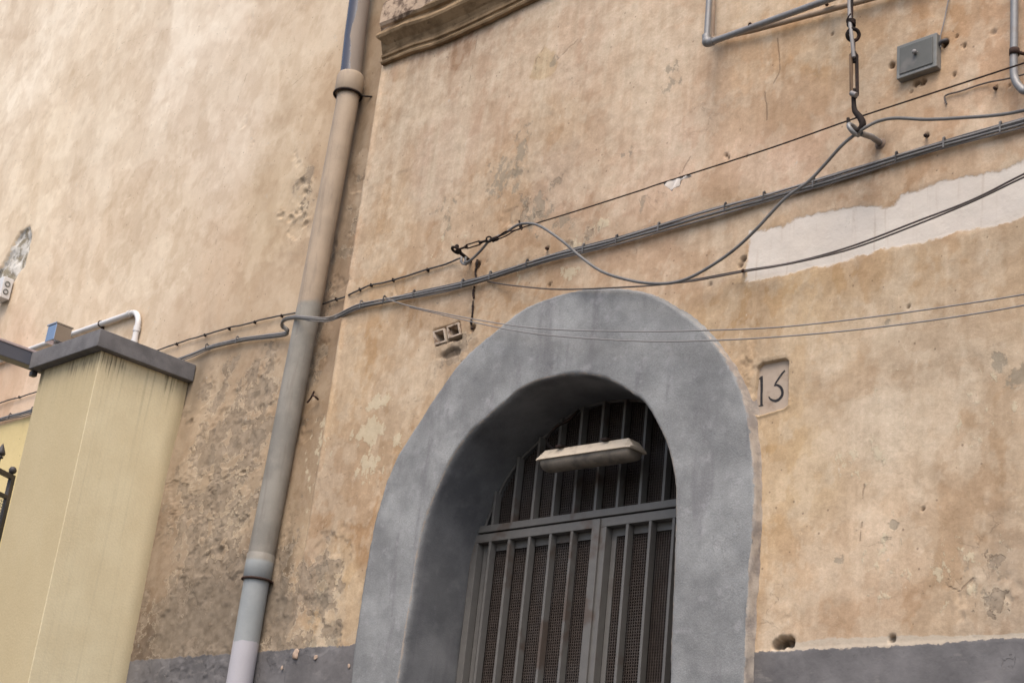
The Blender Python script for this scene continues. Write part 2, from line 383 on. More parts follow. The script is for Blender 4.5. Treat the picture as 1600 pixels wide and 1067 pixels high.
# ---- albedo tint from broad paint tones, some light and shade included in the colour
anch = [(-150, 20, 224, 204, 183, .04), (50, 50, 224, 205, 184, .04), (300, 40, 220, 201, 181, .04), (500, 60, 206, 184, 160, .04), (150, 200, 215, 194, 171, .04), (350, 250, 208, 187, 166, .04), (60, 320, 217, 195, 170, .04), (250, 400, 206, 184, 160, .04), (430, 330, 190, 166, 139, .04), (120, 450, 212, 189, 164, .04), (330, 480, 197, 171, 146, .04), (420, 470, 186, 160, 134, .04), (20, 600, 208, 176, 150, .04), (-100, 560, 208, 180, 154, .04),
        (350, 600, 170, 147, 123, .04), (390, 640, 166, 143, 119, .04), (330, 750, 158, 136, 113, .04), (300, 850, 154, 133, 112, .04), (300, 970, 112, 97, 84, .04), (380, 960, 116, 100, 87, .04), (260, 990, 110, 96, 84, .04), (370, 820, 166, 144, 120, .04), (540, 250, 176, 150, 124, .04), (530, 450, 178, 150, 124, .04), (500, 600, 176, 148, 120, 0), (560, 130, 184, 156, 128, .04),
        (600, 130, 198, 168, 134, 0), (640, 200, 174, 147, 118, 0), (700, 250, 194, 169, 144, 0), (620, 350, 190, 160, 124, 0), (760, 140, 188, 160, 132, 0), (850, 200, 192, 164, 132, 0), (900, 100, 200, 173, 146, 0), (1000, 100, 202, 173, 143, 0), (1000, 250, 203, 175, 148, 0), (850, 300, 186, 160, 134, 0), (760, 350, 190, 162, 130, 0), (1200, 130, 194, 164, 132, 0), (1200, 250, 207, 178, 151, 0), (1250, 30, 202, 168, 128, 0), (1450, 30, 192, 158, 122, 0), (1540, 100, 190, 157, 125, 0), (1500, 200, 200, 169, 138, 0), (1300, 340, 187, 158, 128, 0), (1480, 250, 190, 160, 128, 0), (1000, 400, 193, 164, 134, 0), (1120, 420, 186, 158, 128, 0), (700, 450, 182, 154, 124, 0), (600, 520, 198, 167, 129, 0), (680, 480, 184, 155, 122, 0),
        (560, 600, 190, 160, 122, 0), (640, 600, 194, 165, 130, 0), (600, 700, 184, 155, 120, 0), (500, 780, 182, 154, 122, 0), (520, 930, 197, 169, 131, 0), (560, 850, 184, 152, 116, 0), (460, 900, 172, 146, 118, 0), (780, 490, 184, 154, 120, 0), (1140, 510, 190, 160, 122, 0), (1250, 500, 210, 178, 134, 0), (1400, 450, 190, 162, 126, 0), (1550, 430, 180, 152, 118, 0), (1500, 600, 182, 155, 123, 0), (1300, 650, 207, 180, 146, 0), (1230, 740, 204, 173, 128, 0), (1400, 750, 207, 182, 151, 0), (1560, 750, 184, 157, 125, 0), (1300, 900, 210, 184, 153, 0), (1450, 850, 194, 167, 135, 0), (1550, 960, 170, 145, 118, 0), (1300, 970, 192, 162, 130, 0), (1450, 960, 190, 164, 132, 0), (1800, 500, 188, 160, 128, 0), (1800, 900, 190, 162, 130, 0), (1800, 100, 196, 166, 132, 0)]
wx = x + 0.5 * (fbm(x, z, 1.3, 4, 101) - .5); wz = z + 0.7 * (fbm(x, z, 1.3, 4, 111) - .5)
num = np.zeros((len(x), 3)); den = np.zeros(len(x))
for a in anch:
    p = at(a[0], a[1], a[5]); s = 0.24 if p.x > -6.8 else 0.5
    side = np.where((x > XS) == (p.x > XS), 1.0, 0.03)
    wgt = side / (((wx - p.x) ** 2 + ((wz - p.z) * 0.8) ** 2) / s ** 2 + 0.15) ** 2
    c = np.array(lin(a[2:5])); num += wgt[:, None] * c; den += wgt
lf_ = (x < XS).astype(float)[:, None]
tint = num / den[:, None] * K * (lf_ * np.array([1.36, 1.46, 1.50]) + (1 - lf_) * np.array([1.09, 1.12, 1.20]))
edge_light = np.exp(-((x - XS - .03) / .035) ** 2) * sst(z, 3.6, 4.4)  # light caught by the step's rounded corner, painted as a pale line
tint = tint * (1 + .24 * edge_light[:, None])
strip_shade = (x < XS + .004) * sst(x, -7.15, -6.95) * sst(z, 3.4, 4.2)  # occlusion shade between downpipe and step edge, put into the tint
tint = tint * (1 - .34 * strip_shade[:, None])
# limewash rain streaks: vertical, long
def stre(s, seed, zr=0.35): return fbm(x * s, z * zr, 1.0, 4, seed, .55)
st1 = stre(9, 201); st2 = stre(28, 211, .8)
up = sst(z, 5.1, 5.8)
m_ = (sst(st1, .5, .68) * .55 + sst(st2, .52, .72) * .35) * (0.15 + 0.85 * up) * (x > XS - .02)
pale = np.array(albw((218, 196, 173)))
tint = tint * (1 - .6 * m_[:, None]) + pale * .6 * m_[:, None]
dk = (sst(stre(7, 221), .55, .75) * .5 + sst(stre(24, 231, .7), .56, .8) * .4) * (0.2 + .8 * up)
tint *= (1 - 0.20 * dk * np.where(x < XS, .12, 1))[:, None]
# dirt run-off below the stone cornice
cz = at(700, 70).z
runo = sst(-x, 5.4, 5.8) * (x > XS + .02) * np.exp(-np.clip(cz - z, 0, 9) / 0.28) * sst(stre(20, 241, .4), .3, .7)
tint = tint * (1 - .42 * runo[:, None] * np.array([.8, 1, 1.1]))
# left wall: washed drips
lw = (x < XS) * sst(fbm(x * 1.6 + z * .5, z * .45, 2.2, 4, 251), .5, .62)
tint *= (1 - .07 * lw[:, None] * np.array([.8, 1, 1.2]))
for sd_, s_, a_ in ((451, .9, .075), (461, 1.7, .06), (471, 3.2, .04)):
    f_ = fbm(x * .55 + z * .5, z * .55, s_, 5, sd_, .5)
    lo_ = sst(f_, .50, .512) * (1 - .75 * sst(f_, .512, .62))
    tint *= (1 - a_ * (x < XS)[:, None] * lo_[:, None] * np.array([.75, 1, 1.15]))
# ragged overlapping coats of limewash (sharp-edged, faint)
for sd_, s_, a_ in ((301, 1.4, .10), (311, 2.6, .08), (321, 5.5, .07), (331, 9.5, .06)):
    f_ = fbm(x, z * .8, s_, 5, sd_, .58); g_ = sst(f_, .53, .55)
    tint *= (1 - a_ * g_[:, None] * np.array([.8, 1, 1.2]))
    g2 = sst(fbm(x + 9, z * .8, s_, 5, sd_ + 5, .58), .56, .58) * np.where(x < XS, .3, 1.0)
    tint = tint * (1 - .22 * g2[:, None]) + pale * .22 * g2[:, None]
# yellow paint low on the left, beyond the gate pillar
yl = sst(-x, 8.9, 8.95) * sst(at(20, 655, .04).z - 0.02 + .0 * x - z, -.012, .012)
tint = tint * (1 - yl[:, None]) + np.array(alb((224, 203, 150))) * yl[:, None]
# darker beside the pillar cap and on the left wall near the cables
cap_dark = .5 * blob(310, 590, .12, .3, .04) + .35 * blob(300, 640, .08, .6, .04)
tint *= (1 - .6 * np.clip(cap_dark, 0, 1))[:, None]
dkp = .9 * blob(447, 880, .05, .25, 0) + .6 * blob(436, 955, .05, .25, 0) + .4 * blob(545, 330, .05, .6, .03) + .3 * blob(570, 180, .05, .35, .03)  # dirt plus painted shadow on the wall right of the downpipe
tint *= (1 - .6 * np.clip(dkp * sst(fbm(x, z, 7, 4, 261), .3, .55), 0, 1))[:, None]
tint *= (1 - .3 * (blob(737, 460, .03, .25) * sst(fbm(x, z, 15, 3, 266), .35, .6)))[:, None]
tint *= (1 - .35 * blob(632, 267, .05, .012))[:, None]
c1 = poly_sd(x, z, wp([(612, 130), (660, 108), (735, 112), (752, 140), (750, 172), (733, 212), (714, 250), (704, 320), (690, 345), (612, 352)])) + .08 * (fbm(x, z, 7, 5, 711, .6) - .5)
c1 = sst(c1, -.004, .004) * (1 - .6 * sst(c1, .0, .5))
tint = tint * (1 - .22 * c1[:, None]) + pale * .22 * c1[:, None]
c2 = sst(poly_sd(x, z, wp([(828, 122), (838, 90), (852, 72), (866, 84), (872, 100), (862, 118), (846, 124)])) + .03 * (fbm(x, z, 12, 4, 713) - .5), -.003, .003)
tint = tint * (1 - .13 * c2[:, None] * np.array([.7, .9, 1.6]))
for pp_, sd_, a_ in (([(1290, 620), (1420, 600), (1480, 700), (1440, 900), (1250, 960), (1210, 800)], 715, .2), ([(560, 240), (640, 300), (620, 470), (548, 520)], 717, .14), ([(960, 60), (1090, 40), (1080, 260), (960, 330), (900, 260)], 719, .16), ([(1240, 480), (1340, 470), (1330, 560), (1240, 600)], 721, .12)):
    c3 = poly_sd(x, z, wp(pp_)) + .3 * (fbm(x, z * .7, 3.2, 6, sd_, .6) - .5)
    c3 = sst(c3, -.006, .006) * (1 - .7 * sst(c3, 0, .5)); tint = tint * (1 - a_ * c3[:, None]) + pale * a_ * c3[:, None]
# bolt stain
tint *= (1 - .35 * np.clip(blob(1378, 222, .05, .05) + .6 * blob(1365, 235, .06, .06), 0, 1))[:, None]

# grey worn spots, pale flaked spots (strength fields; edges are made ragged in the shader)
gray = np.zeros_like(x)
for q in [(790, 280, .25, .2, .75), (840, 330, .16, .2, .8), (815, 230, .12, .3, .7), (880, 350, .12, .12, .7), (1050, 110, .1, .25, .65), (980, 240, .12, .08, .6), (1005, 320, .1, .08, .62), (700, 330, .2, .25, .55), (1395, 820, .035, .03, 1.1), (1385, 840, .03, .02, .9), (1310, 875, .045, .03, .85), (1375, 725, .05, .06, .7), (1560, 570, .06, .08, .8), (1390, 500, .04, .12, .55), (500, 935, .13, .16, .85), (505, 895, .10, .14, .8), (490, 965, .08, .06, .8), (520, 1000, .1, .1, .8), (485, 1010, .09, .07, .9), (1530, 920, .15, .15, .55), (1590, 590, .08, .1, .8), (865, 95, .05, .08, .8), (700, 470, .2, .2, .45)]:
    gray = np.maximum(gray, q[4] * blob(q[0], q[1], q[2], q[3]))
palf = np.zeros_like(x)
for q in [(590, 628, .13, .07, .85), (578, 675, .16, .14, .85), (575, 730, .16, .14, .75), (620, 690, .08, .08, .65), (890, 425, .10, .05, .85), (940, 350, .08, .05, .8), (900, 380, .1, .06, .7), (1340, 720, .25, .2, .5), (1380, 880, .2, .25, .5), (1330, 345, .1, .05, .4), (500, 700, .2, .5, .5), (700, 380, .3, .3, .42), (560, 1000, .1, .1, .4), (1500, 880, .3, .2, .48), (1480, 380, .2, .04, .2), (800, 440, .2, .12, .5), (1500, 950, .3, .1, .4), (1550, 640, .3, .4, .42), (1390, 640, .2, .3, .4)]:
    palf = np.maximum(palf, q[4] * blob(q[0], q[1], q[2], q[3]))
dz = np.where(x < -5, at(380, 1018).z, at(1400, 1006).z)
dado = dz - z                                            # positive inside the grey base
ledge = (x > -5) * sst(x, -3.62, -3.45) * sst(dado, -0.050 + .03 * sst(x, -3.2, -2.5), -0.015)
h += 0.003 * sst(dado + .006 * (fbm(x, z, 14, 3, 121) - .5), -0.004, 0.003) * (x > -5)
# keep the wall just under the surround and on the doorway side
y = -h
# cracks traced by hand
crk = np.full(x.shape, 1.0)
for L in [[(738, 1), (745, 60), (732, 130)], [(388, 110), (368, 165), (352, 190)], [(228, 190), (218, 240), (206, 285)], [(528, 70), (505, 105), (480, 112), (455, 135)], [(165, 110), (185, 70), (240, 52), (300, 38)], [(75, 150), (110, 125), (155, 115), (175, 85)], [(340, 350), (335, 395), (322, 430)],
          [(835, 120), (838, 95), (850, 72)], [(870, 95), (890, 75), (905, 62)], [(1215, 60), (1220, 110), (1208, 132)], [(1195, 145), (1200, 190)], [(1065, 270), (1078, 245)], [(1350, 755), (1349, 780)], [(1347, 815), (1345, 845)], [(1520, 905), (1500, 925), (1480, 915)], [(440, 595), (462, 640), (455, 700), (448, 730)]]:
    Yl = .04 if L[0][0] < 540 else 0
    crk = np.minimum(crk, line_d(x + .02 * (fbm(x, z, 14, 2, 131) - .5), z + .02 * (fbm(x, z, 14, 2, 133) - .5), wp(L, Yl)))

me = bpy.data.meshes.new('wall')
co = np.empty((len(x), 3), np.float32); co[:, 0] = x + 5; co[:, 1] = y; co[:, 2] = z
ii = (np.arange(nz - 1)[:, None] * nx + np.arange(nx - 1)[None, :]).ravel()
F = np.stack([ii, ii + 1, ii + 1 + nx, ii + nx], 1)
mid = [((a[0] * .62 + b[0] * .38), (a[1] * .62 + b[1] * .38)) for a, b in zip(OC[::6], IC[::6])]
sdm = poly_sd(x, z, mid)
inside = sdm > 0
F = F[~(inside[F].all(1))]
me.vertices.add(len(co)); me.vertices.foreach_set('co', co.ravel())
me.loops.add(len(F) * 4); me.loops.foreach_set('vertex_index', F.ravel().astype(np.int32))
me.polygons.add(len(F)); me.polygons.foreach_set('loop_start', np.arange(0, len(F) * 4, 4, dtype=np.int32)); me.polygons.foreach_set('loop_total', np.full(len(F), 4, np.int32))
me.polygons.foreach_set('use_smooth', np.ones(len(F), bool))
me.update(calc_edges=True)
def vattr(name, a, b, c):
    t = me.attributes.new(name, 'FLOAT_VECTOR', 'POINT'); t.data.foreach_set('vector', np.stack([a, b, c], 1).astype(np.float32).ravel())
vattr('tint', tint[:, 0], tint[:, 1], tint[:, 2])
vattr('ma', np.clip(pinkd, -.3, .3), peel, gray)
vattr('mb', np.clip(dado, -.3, .3), hole, palf)
vattr('mc', np.clip(expd, -.3, .3), np.clip(crk, 0, .1), ledge)
vattr('md', yl, (x < XS).astype(float), scar)
wall = bpy.data.objects.new('wall', me); C.objects.link(wall); wall.parent = bld

# ---- wall material
N = NT('aged limewashed plaster'); p = N.geo()
T = N.attr('tint').outputs['Vector']
ma = N.sep(N.attr('ma').outputs['Vector']); mb = N.sep(N.attr('mb').outputs['Vector']); mc = N.sep(N.attr('mc').outputs['Vector']); md = N.sep(N.attr('md').outputs['Vector'])
nA = N.noise(p, 3.0, 8, .6); nB = N.noise(p, 14, 8, .62); nC = N.noise(p, 60, 6, .6); nD = N.noise(p, 260, 3, .6)
vst = N.noise(N.mapv(p, (30, 30, 1.6)), 1.0, 6, .6)
col = N.mix(1.0, T, N.mix(nA, (.86, .85, .83), (1.14, 1.14, 1.15)), 'MULTIPLY')
col = N.mix(1.0, col, N.mix(N.ss(nB, .3, .7), (.91, .895, .87), (1.08, 1.08, 1.08)), 'MULTIPLY')
col = N.mix(.42, col, N.mix(N.ss(vst, .3, .7), (.90, .89, .87), (1.09, 1.09, 1.10)), 'MULTIPLY')
col = N.mix(1.0, col, N.mix(N.ss(nC, .25, .75), (.94, .94, .93), (1.06, 1.06, 1.06)), 'MULTIPLY')
col = N.mix(N.math('MULTIPLY', md[1], .78), col, T)
nG = N.noise(p, 170, 3, .65)
col = N.mix(1.0, col, N.mix(N.ss(nG, .3, .7), (.945, .94, .93), (1.05, 1.05, 1.05)), 'MULTIPLY')
inv_yl = N.math('SUBTRACT', 1.0, md[0])
# pale specks and scuffs
sc = N.math('MULTIPLY', N.ss(N.noise(N.mapv(p, (1, 1, .45)), 26, 6, .7), .655, .69), .45)
col = N.mix(sc, col, albw((224, 204, 182)))
sc2 = N.math('MULTIPLY', N.ss(N.noise(N.mapv(p, (1, 1, .6), (5, 3, 2)), 19, 7, .72), .66, .70), N.math('MULTIPLY', .45, inv_yl))
col = N.mix(sc2, col, albw((140, 120, 100)))
# scattered tiny dark pits
pit = N.math('MULTIPLY', N.math('LESS_THAN', N.vor(p, 17), .09), N.math('GREATER_THAN', nA, .52))
col = N.mix(N.math('MULTIPLY', pit, .5), col, albw((95, 74, 60)))
# pale flaked
pf = N.math('ADD', N.math('MULTIPLY', mb[2], .9), N.math('MULTIPLY', N.math('SUBTRACT', N.noise(N.mapv(p, (1, 1, .7)), 17, 8, .68), .5), 2.0))
pfm = N.ss(pf, .50, .58)
col = N.mix(N.math('MULTIPLY', pfm, .62), col, albw((214, 194, 164)))
# grey worn
gf = N.math('ADD', N.math('MULTIPLY', ma[2], .9), N.math('MULTIPLY', N.math('SUBTRACT', N.noise(N.mapv(p, (1, 1, .8), (3, 1, 7)), 15, 8, .66), .5), 2.1))
gfm = N.ss(gf, .52, .68)
col = N.mix(N.math('MULTIPLY', gfm, .55), col, albw((138, 128, 112)))
# peeling: exposed browner mortar, soft stained halo
pn_ = N.math('SUBTRACT', N.noise(p, 6.5, 9, .64), .5)
pv = N.math('ADD', N.math('MULTIPLY', ma[1], .9), N.math('MULTIPLY', pn_, 2.0))
pm = N.ss(pv, .50, .54); pm2 = N.ss(pv, .72, .78)
halo = N.math('MULTIPLY', N.ss(pv, .15, .6), .25)
col = N.mix(halo, col, albw((138, 116, 96)))
col = N.mix(N.math('MULTIPLY', pm, .62), col, N.mix(N.ss(nB, .35, .65), albw((136, 118, 100)), albw((168, 148, 128))))
col = N.mix(N.math('MULTIPLY', pm2, .5), col, N.mix(nB, albw((104, 90, 76)), albw((146, 128, 110))))
rim = N.math('MULTIPLY', N.ss(pv, .44, .49), N.math('SUBTRACT', 1.0, N.ss(pv, .49, .505)))
col = N.mix(N.math('MULTIPLY', N.math('MULTIPLY', rim, .5), N.ss(ma[1], .3, .5)), col, albw((214, 192, 166)))
# pink strip
pk = N.math('ADD', ma[0], N.math('MULTIPLY', N.math('SUBTRACT', N.noise(p, 13, 8, .65), .5), .075))
pkm = N.ss(pk, -.004, .008)
pcol = N.mix(N.noise(p, 5, 6, .6), albw((214, 196, 182)), albw((236, 222, 210)))
pcol = N.mix(N.math('MULTIPLY', N.ss(vst, .55, .7), .35), pcol, albw((180, 155, 136)))
col = N.mix(N.math('MULTIPLY', pkm, .86), col, pcol)
# exposed patch far left
ek = N.ss(N.math('ADD', mc[0], N.math('MULTIPLY', N.math('SUBTRACT', N.noise(p, 9, 7, .65), .5), .16)), -.004, .008)
ecol = N.mix(N.ss(N.noise(p, 9, 6, .7), .45, .6), alb((222, 216, 206)), alb((150, 140, 120)))
ecol = N.mix(N.ss(nC, .6, .7), ecol, alb((96, 84, 66)))
col = N.mix(ek, col, ecol)
# hand traced cracks + faint wandering cracks
ck = N.math('SUBTRACT', 1.0, N.ss(N.math('ADD', mc[1], N.math('MULTIPLY', N.math('ABSOLUTE', N.math('SUBTRACT', nB, .5)), .03)), .003, .0065))
rv = N.math('ABSOLUTE', N.math('SUBTRACT', N.noise(p, 2.6, 7, .6, .4), .5))
ck2 = N.math('MULTIPLY', N.math('SUBTRACT', 1.0, N.ss(rv, .0012, .0035)), N.ss(N.noise(N.mapv(p, (1, 1, 1), (9, 2, 4)), 1.7, 3, .5), .56, .66))
ckk = N.math('MULTIPLY', N.math('MAXIMUM', ck, N.math('MULTIPLY', ck2, .5)), N.math('SUBTRACT', 1.0, pkm))
col = N.mix(N.math('MULTIPLY', ckk, .38), col, albw((110, 88, 70)))
# ledge and grey base
lm = N.ss(N.math('ADD', mc[2], N.math('MULTIPLY', N.math('SUBTRACT', nB, .5), 2.6)), .42, .60)
col = N.mix(N.math('MULTIPLY', lm, .55), col, albw((198, 184, 168)))
dd = N.ss(N.math('ADD', mb[0], N.math('MULTIPLY', N.math('SUBTRACT', N.noise(p, 9, 9, .74), .5), .075)), -.001, .005)
gcol = N.mix(N.ss(N.noise(p, 4, 8, .62), .3, .7), alb((97, 95, 96)), alb((126, 123, 123)))
gcol = N.mix(N.math('MULTIPLY', N.ss(N.noise(p, 22, 6, .7), .62, .68), .35), gcol, alb((80, 76, 78)))
col = N.mix(N.math('MULTIPLY', dd, .97), col, gcol)
gw = N.math('MULTIPLY', N.math('MULTIPLY', dd, N.ss(N.noise(N.mapv(p, (.5, 1, 1.6)), 12, 8, .72), .56, .66)), .4)
col = N.mix(gw, col, alb((150, 144, 138)))
chip = N.math('MULTIPLY', dd, N.ss(N.noise(N.mapv(p, (1, 1, 1), (4, 4, 1)), 10, 5, .6), .69, .70))
col = N.mix(chip, col, albw((200, 184, 168)))
col = N.mix(N.math('MULTIPLY', mb[1], .85), col, N.mix(nB, (.03, .021, .016), (.10, .07, .05)))
# relief
hh = N.math('ADD', N.math('MULTIPLY', nB, .45), N.math('MULTIPLY', nC, .30))
hh = N.math('ADD', hh, N.math('MULTIPLY', nD, .16))
hh = N.math('SUBTRACT', hh, N.math('MULTIPLY', pm, .55)); hh = N.math('SUBTRACT', hh, N.math('MULTIPLY', pm2, .35))
hh = N.math('SUBTRACT', hh, N.math('MULTIPLY', ckk, .6)); hh = N.math('SUBTRACT', hh, N.math('MULTIPLY', pkm, .25))
hh = N.math('SUBTRACT', hh, N.math('MULTIPLY', gfm, .25)); hh = N.math('ADD', hh, N.math('MULTIPLY', pfm, .2)); hh = N.math('ADD', hh, N.math('MULTIPLY', dd, .4))
hh = N.math('ADD', hh, N.math('MULTIPLY', N.ss(N.noise(p, 6, 5, .5), .47, .53), .12))
hh = N.math('MULTIPLY', hh, N.math('SUBTRACT', 1.0, N.math('MULTIPLY', md[1], N.math('MULTIPLY', .55, N.math('SUBTRACT', 1.0, N.ss(ma[1], .2, .5))))))
N.bump(hh, .0042, 1.0)
wallm = N.done(col, .93, 0, .12)
me.materials.append(wallm)

# ---- arch surround
N = NT('grey painted render'); p = N.geo()
f1 = N.noise(p, 3.2, 7, .6); f2 = N.noise(p, 12, 8, .65); f3 = N.noise(p, 120, 4, .6); fs = N.noise(N.mapv(p, (9, 9, 1.7)), 1, 6, .6)
c = N.mix(N.ss(f1, .3, .7), alb((130, 129, 128)), alb((163, 162, 160)))
c = N.mix(N.math('MULTIPLY', N.ss(fs, .52, .68), .45), c, alb((116, 112, 114)))
c = N.mix(N.math('MULTIPLY', N.ss(f2, .54, .7), .35), c, alb((184, 180, 180)))
f4 = N.noise(p, 330, 3, .6)
c = N.mix(1.0, c, N.mix(N.ss(f3, .3, .7), (.92, .93, .93), (1.05, 1.07, 1.07)), 'MULTIPLY')
c = N.mix(1.0, c, N.mix(N.ss(f4, .3, .7), (.86,) * 3, (1.14,) * 3), 'MULTIPLY')
c = N.mix(N.math('MULTIPLY', N.math('MULTIPLY', N.math('SUBTRACT', 1.0, N.ss(N.math('ABSOLUTE', N.math('SUBTRACT', N.noise(p, 2.2, 7, .6, .4), .5)), .0012, .0035)), N.ss(f1, .48, .6)), .3), c, alb((80, 76, 76)))
c = N.mix(N.math('MULTIPLY', N.ss(N.noise(p, 30, 7, .7), .66, .70), .4), c, alb((106, 100, 100)))
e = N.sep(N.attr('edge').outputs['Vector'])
ev = N.math('ADD', e[0], N.math('MULTIPLY', N.math('SUBTRACT', N.noise(p, 20, 7, .7), .5), 1.5))
c = N.mix(N.math('MULTIPLY', N.ss(ev, .62, .75), .8), c, N.mix(N.ss(f2, .4, .6), alb((188, 174, 158)), alb((150, 138, 128))))
ev2 = N.math('ADD', e[1], N.math('MULTIPLY', N.math('SUBTRACT', N.noise(p, 26, 7, .7), .5), 1.5))
c = N.mix(N.math('MULTIPLY', N.ss(ev2, .70, .8), .7), c, alb((170, 156, 142)))
# grey-blue reveal paint, darkened to put the doorway's shade into the colour
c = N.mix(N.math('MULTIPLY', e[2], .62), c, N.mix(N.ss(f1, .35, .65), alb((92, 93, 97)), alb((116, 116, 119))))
N.bump(N.math('ADD', N.math('ADD', N.math('MULTIPLY', f4, .25), N.math('MULTIPLY', f3, .45)), N.math('MULTIPLY', f2, .5)), .004, 1.0)
surm = N.done(c, .92, 0, .12)
YB = 0.40
prof = []      # (u across 0=outer..1=inner, y, edge r, edge g, inside)
prof.append(('o', 0.035, 0.03, 1.0, 0, 0)); prof.append(('o', 0.014, 0.0, 1.0, 0, 0)); prof.append(('o', 0.011, -0.020, 1, 0, 0)); prof.append(('o', 0.006, -0.040, .9, 0, 0)); prof.append(('o', 0.002, -0.049, .75, 0, 0))
for k in range(1, 46):
    u = k / 46; prof.append(('m', u, FY, .62 * math.exp(-u / .035), .62 * math.exp(-(1 - u) / .035), 0))
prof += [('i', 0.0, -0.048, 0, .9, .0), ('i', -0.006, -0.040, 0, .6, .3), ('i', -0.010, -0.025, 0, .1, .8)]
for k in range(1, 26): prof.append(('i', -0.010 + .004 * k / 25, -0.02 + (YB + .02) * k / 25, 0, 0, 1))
D = OC - IC; Dn = D / np.linalg.norm(D, axis=1)[:, None]
cols = []; ed = []
sarr = np.arange(NA) / NA * 12.0
for q in prof:
    if q[0] == 'o':
        # rim broad and pale on the right, feathering out at the crown and left
        sc_ = 1.0
        P = OC + Dn * q[1] * sc_; Y = np.full(NA, q[2])
    elif q[0] == 'm': P = OC * (1 - q[1]) + IC * q[1]; Y = np.full(NA, q[2])
    else: P = IC + Dn * (-q[1]) * -1.0; Y = np.full(NA, q[2])
    if q[0] == 'i': P = IC - Dn * q[1] * -1.0
    n1 = fbm(P[:, 0] + 30, P[:, 1] + Y * 1.0, 3.0, 3, 401) - .5; n2 = fbm(P[:, 0] + 30, P[:, 1] + Y * 7, 11., 3, 411) - .5
    if q[0] == 'm': Y = Y - .014 * n1 - .005 * n2
    else:
        n3_ = fbm(P[:, 0] + 30, P[:, 1] + Y * 9, 34., 3, 421, .6) - .5; j = (.010 * n1 + (.015 if q[0] == 'o' or q[2] < -.02 else .004) * n2 + .012 * n3_ * (1.0 if q[0] == 'o' or q[2] < -.02 else 0.0)) * (.5 if q[0] == 'i' else .8); P = P + Dn * j[:, None]
    cols.append(np.stack([P[:, 0] + 5, Y, P[:, 1]], 1))
    rightness = .30 + .62 * sst(-P[:, 1], -4.35, -3.9) * (P[:, 0] > -4.9) + .08 * sst(P[:, 0], -4.6, -3.9)
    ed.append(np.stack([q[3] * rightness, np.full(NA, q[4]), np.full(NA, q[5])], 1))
V = np.concatenate(cols).astype(np.float32); E_ = np.concatenate(ed)
V[:, 2] = np.clip(V[:, 2], 0, 99)
n_ = len(prof)
a = (np.arange(n_ - 1)[:, None] * NA + np.arange(NA - 1)[None, :]).ravel()
Fq = np.stack([a, a + 1, a + 1 + NA, a + NA], 1)
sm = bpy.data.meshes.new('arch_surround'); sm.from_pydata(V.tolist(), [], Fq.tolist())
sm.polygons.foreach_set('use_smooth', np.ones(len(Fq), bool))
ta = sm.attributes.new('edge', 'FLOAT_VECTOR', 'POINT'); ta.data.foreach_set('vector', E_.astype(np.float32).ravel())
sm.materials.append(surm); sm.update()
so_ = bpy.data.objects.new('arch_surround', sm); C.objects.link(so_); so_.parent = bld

# room behind the doorway
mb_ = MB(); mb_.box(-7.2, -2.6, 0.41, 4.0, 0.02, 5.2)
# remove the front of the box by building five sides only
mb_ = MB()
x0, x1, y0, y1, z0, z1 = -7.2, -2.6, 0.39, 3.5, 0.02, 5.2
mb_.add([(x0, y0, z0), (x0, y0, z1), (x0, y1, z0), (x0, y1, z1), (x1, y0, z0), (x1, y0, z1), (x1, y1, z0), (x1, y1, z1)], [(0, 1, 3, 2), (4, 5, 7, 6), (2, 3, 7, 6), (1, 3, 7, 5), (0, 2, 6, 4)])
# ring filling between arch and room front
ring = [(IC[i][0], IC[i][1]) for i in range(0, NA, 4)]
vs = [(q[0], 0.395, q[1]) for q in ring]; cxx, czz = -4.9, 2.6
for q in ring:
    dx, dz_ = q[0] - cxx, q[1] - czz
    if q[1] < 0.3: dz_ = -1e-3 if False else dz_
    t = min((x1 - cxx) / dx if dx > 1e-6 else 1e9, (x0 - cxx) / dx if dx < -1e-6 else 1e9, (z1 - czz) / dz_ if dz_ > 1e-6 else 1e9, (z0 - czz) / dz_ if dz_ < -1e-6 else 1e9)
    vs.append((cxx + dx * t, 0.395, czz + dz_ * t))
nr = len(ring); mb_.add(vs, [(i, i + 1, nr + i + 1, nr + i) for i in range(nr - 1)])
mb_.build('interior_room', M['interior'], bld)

# ---- stone cornice at the top left
N = NT('weathered stone'); p = N.geo()
s1 = N.noise(p, 6, 8, .62); s2 = N.noise(p, 28, 7, .65); s3 = N.noise(N.mapv(p, (.6, 3, 10)), 3, 5, .6)
c = N.mix(N.ss(s1, .35, .65), alb((128, 106, 80)), alb((170, 144, 112)))
c = N.mix(N.math('MULTIPLY', N.ss(s3, .5, .66), .5), c, alb((98, 78, 58)))
c = N.mix(N.math('MULTIPLY', N.ss(s2, .6, .68), .6), c, alb((84, 68, 54)))
zz = N.sep(p)[2]
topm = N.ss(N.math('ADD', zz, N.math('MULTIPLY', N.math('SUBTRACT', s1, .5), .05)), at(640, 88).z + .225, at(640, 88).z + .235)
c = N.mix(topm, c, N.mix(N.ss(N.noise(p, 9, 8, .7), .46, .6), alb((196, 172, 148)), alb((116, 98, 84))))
N.bump(N.math('ADD', N.math('MULTIPLY', s1, .6), N.math('MULTIPLY', s2, .5)), .008, 1.0)
stonem = N.done(c, .92, 0, .12)
cpath = [(-6.74, 6.603), (-6.60, 6.598), (-6.45, 6.588), (-6.32, 6.570), (-6.2, 6.556), (-6.0, 6.55), (-5.7, 6.552), (-5.4, 6.555), (-5.0, 6.56), (-4.4, 6.56), (-3.6, 6.56)]
cp = spline([(a, 0, b) for a, b in cpath], 12)
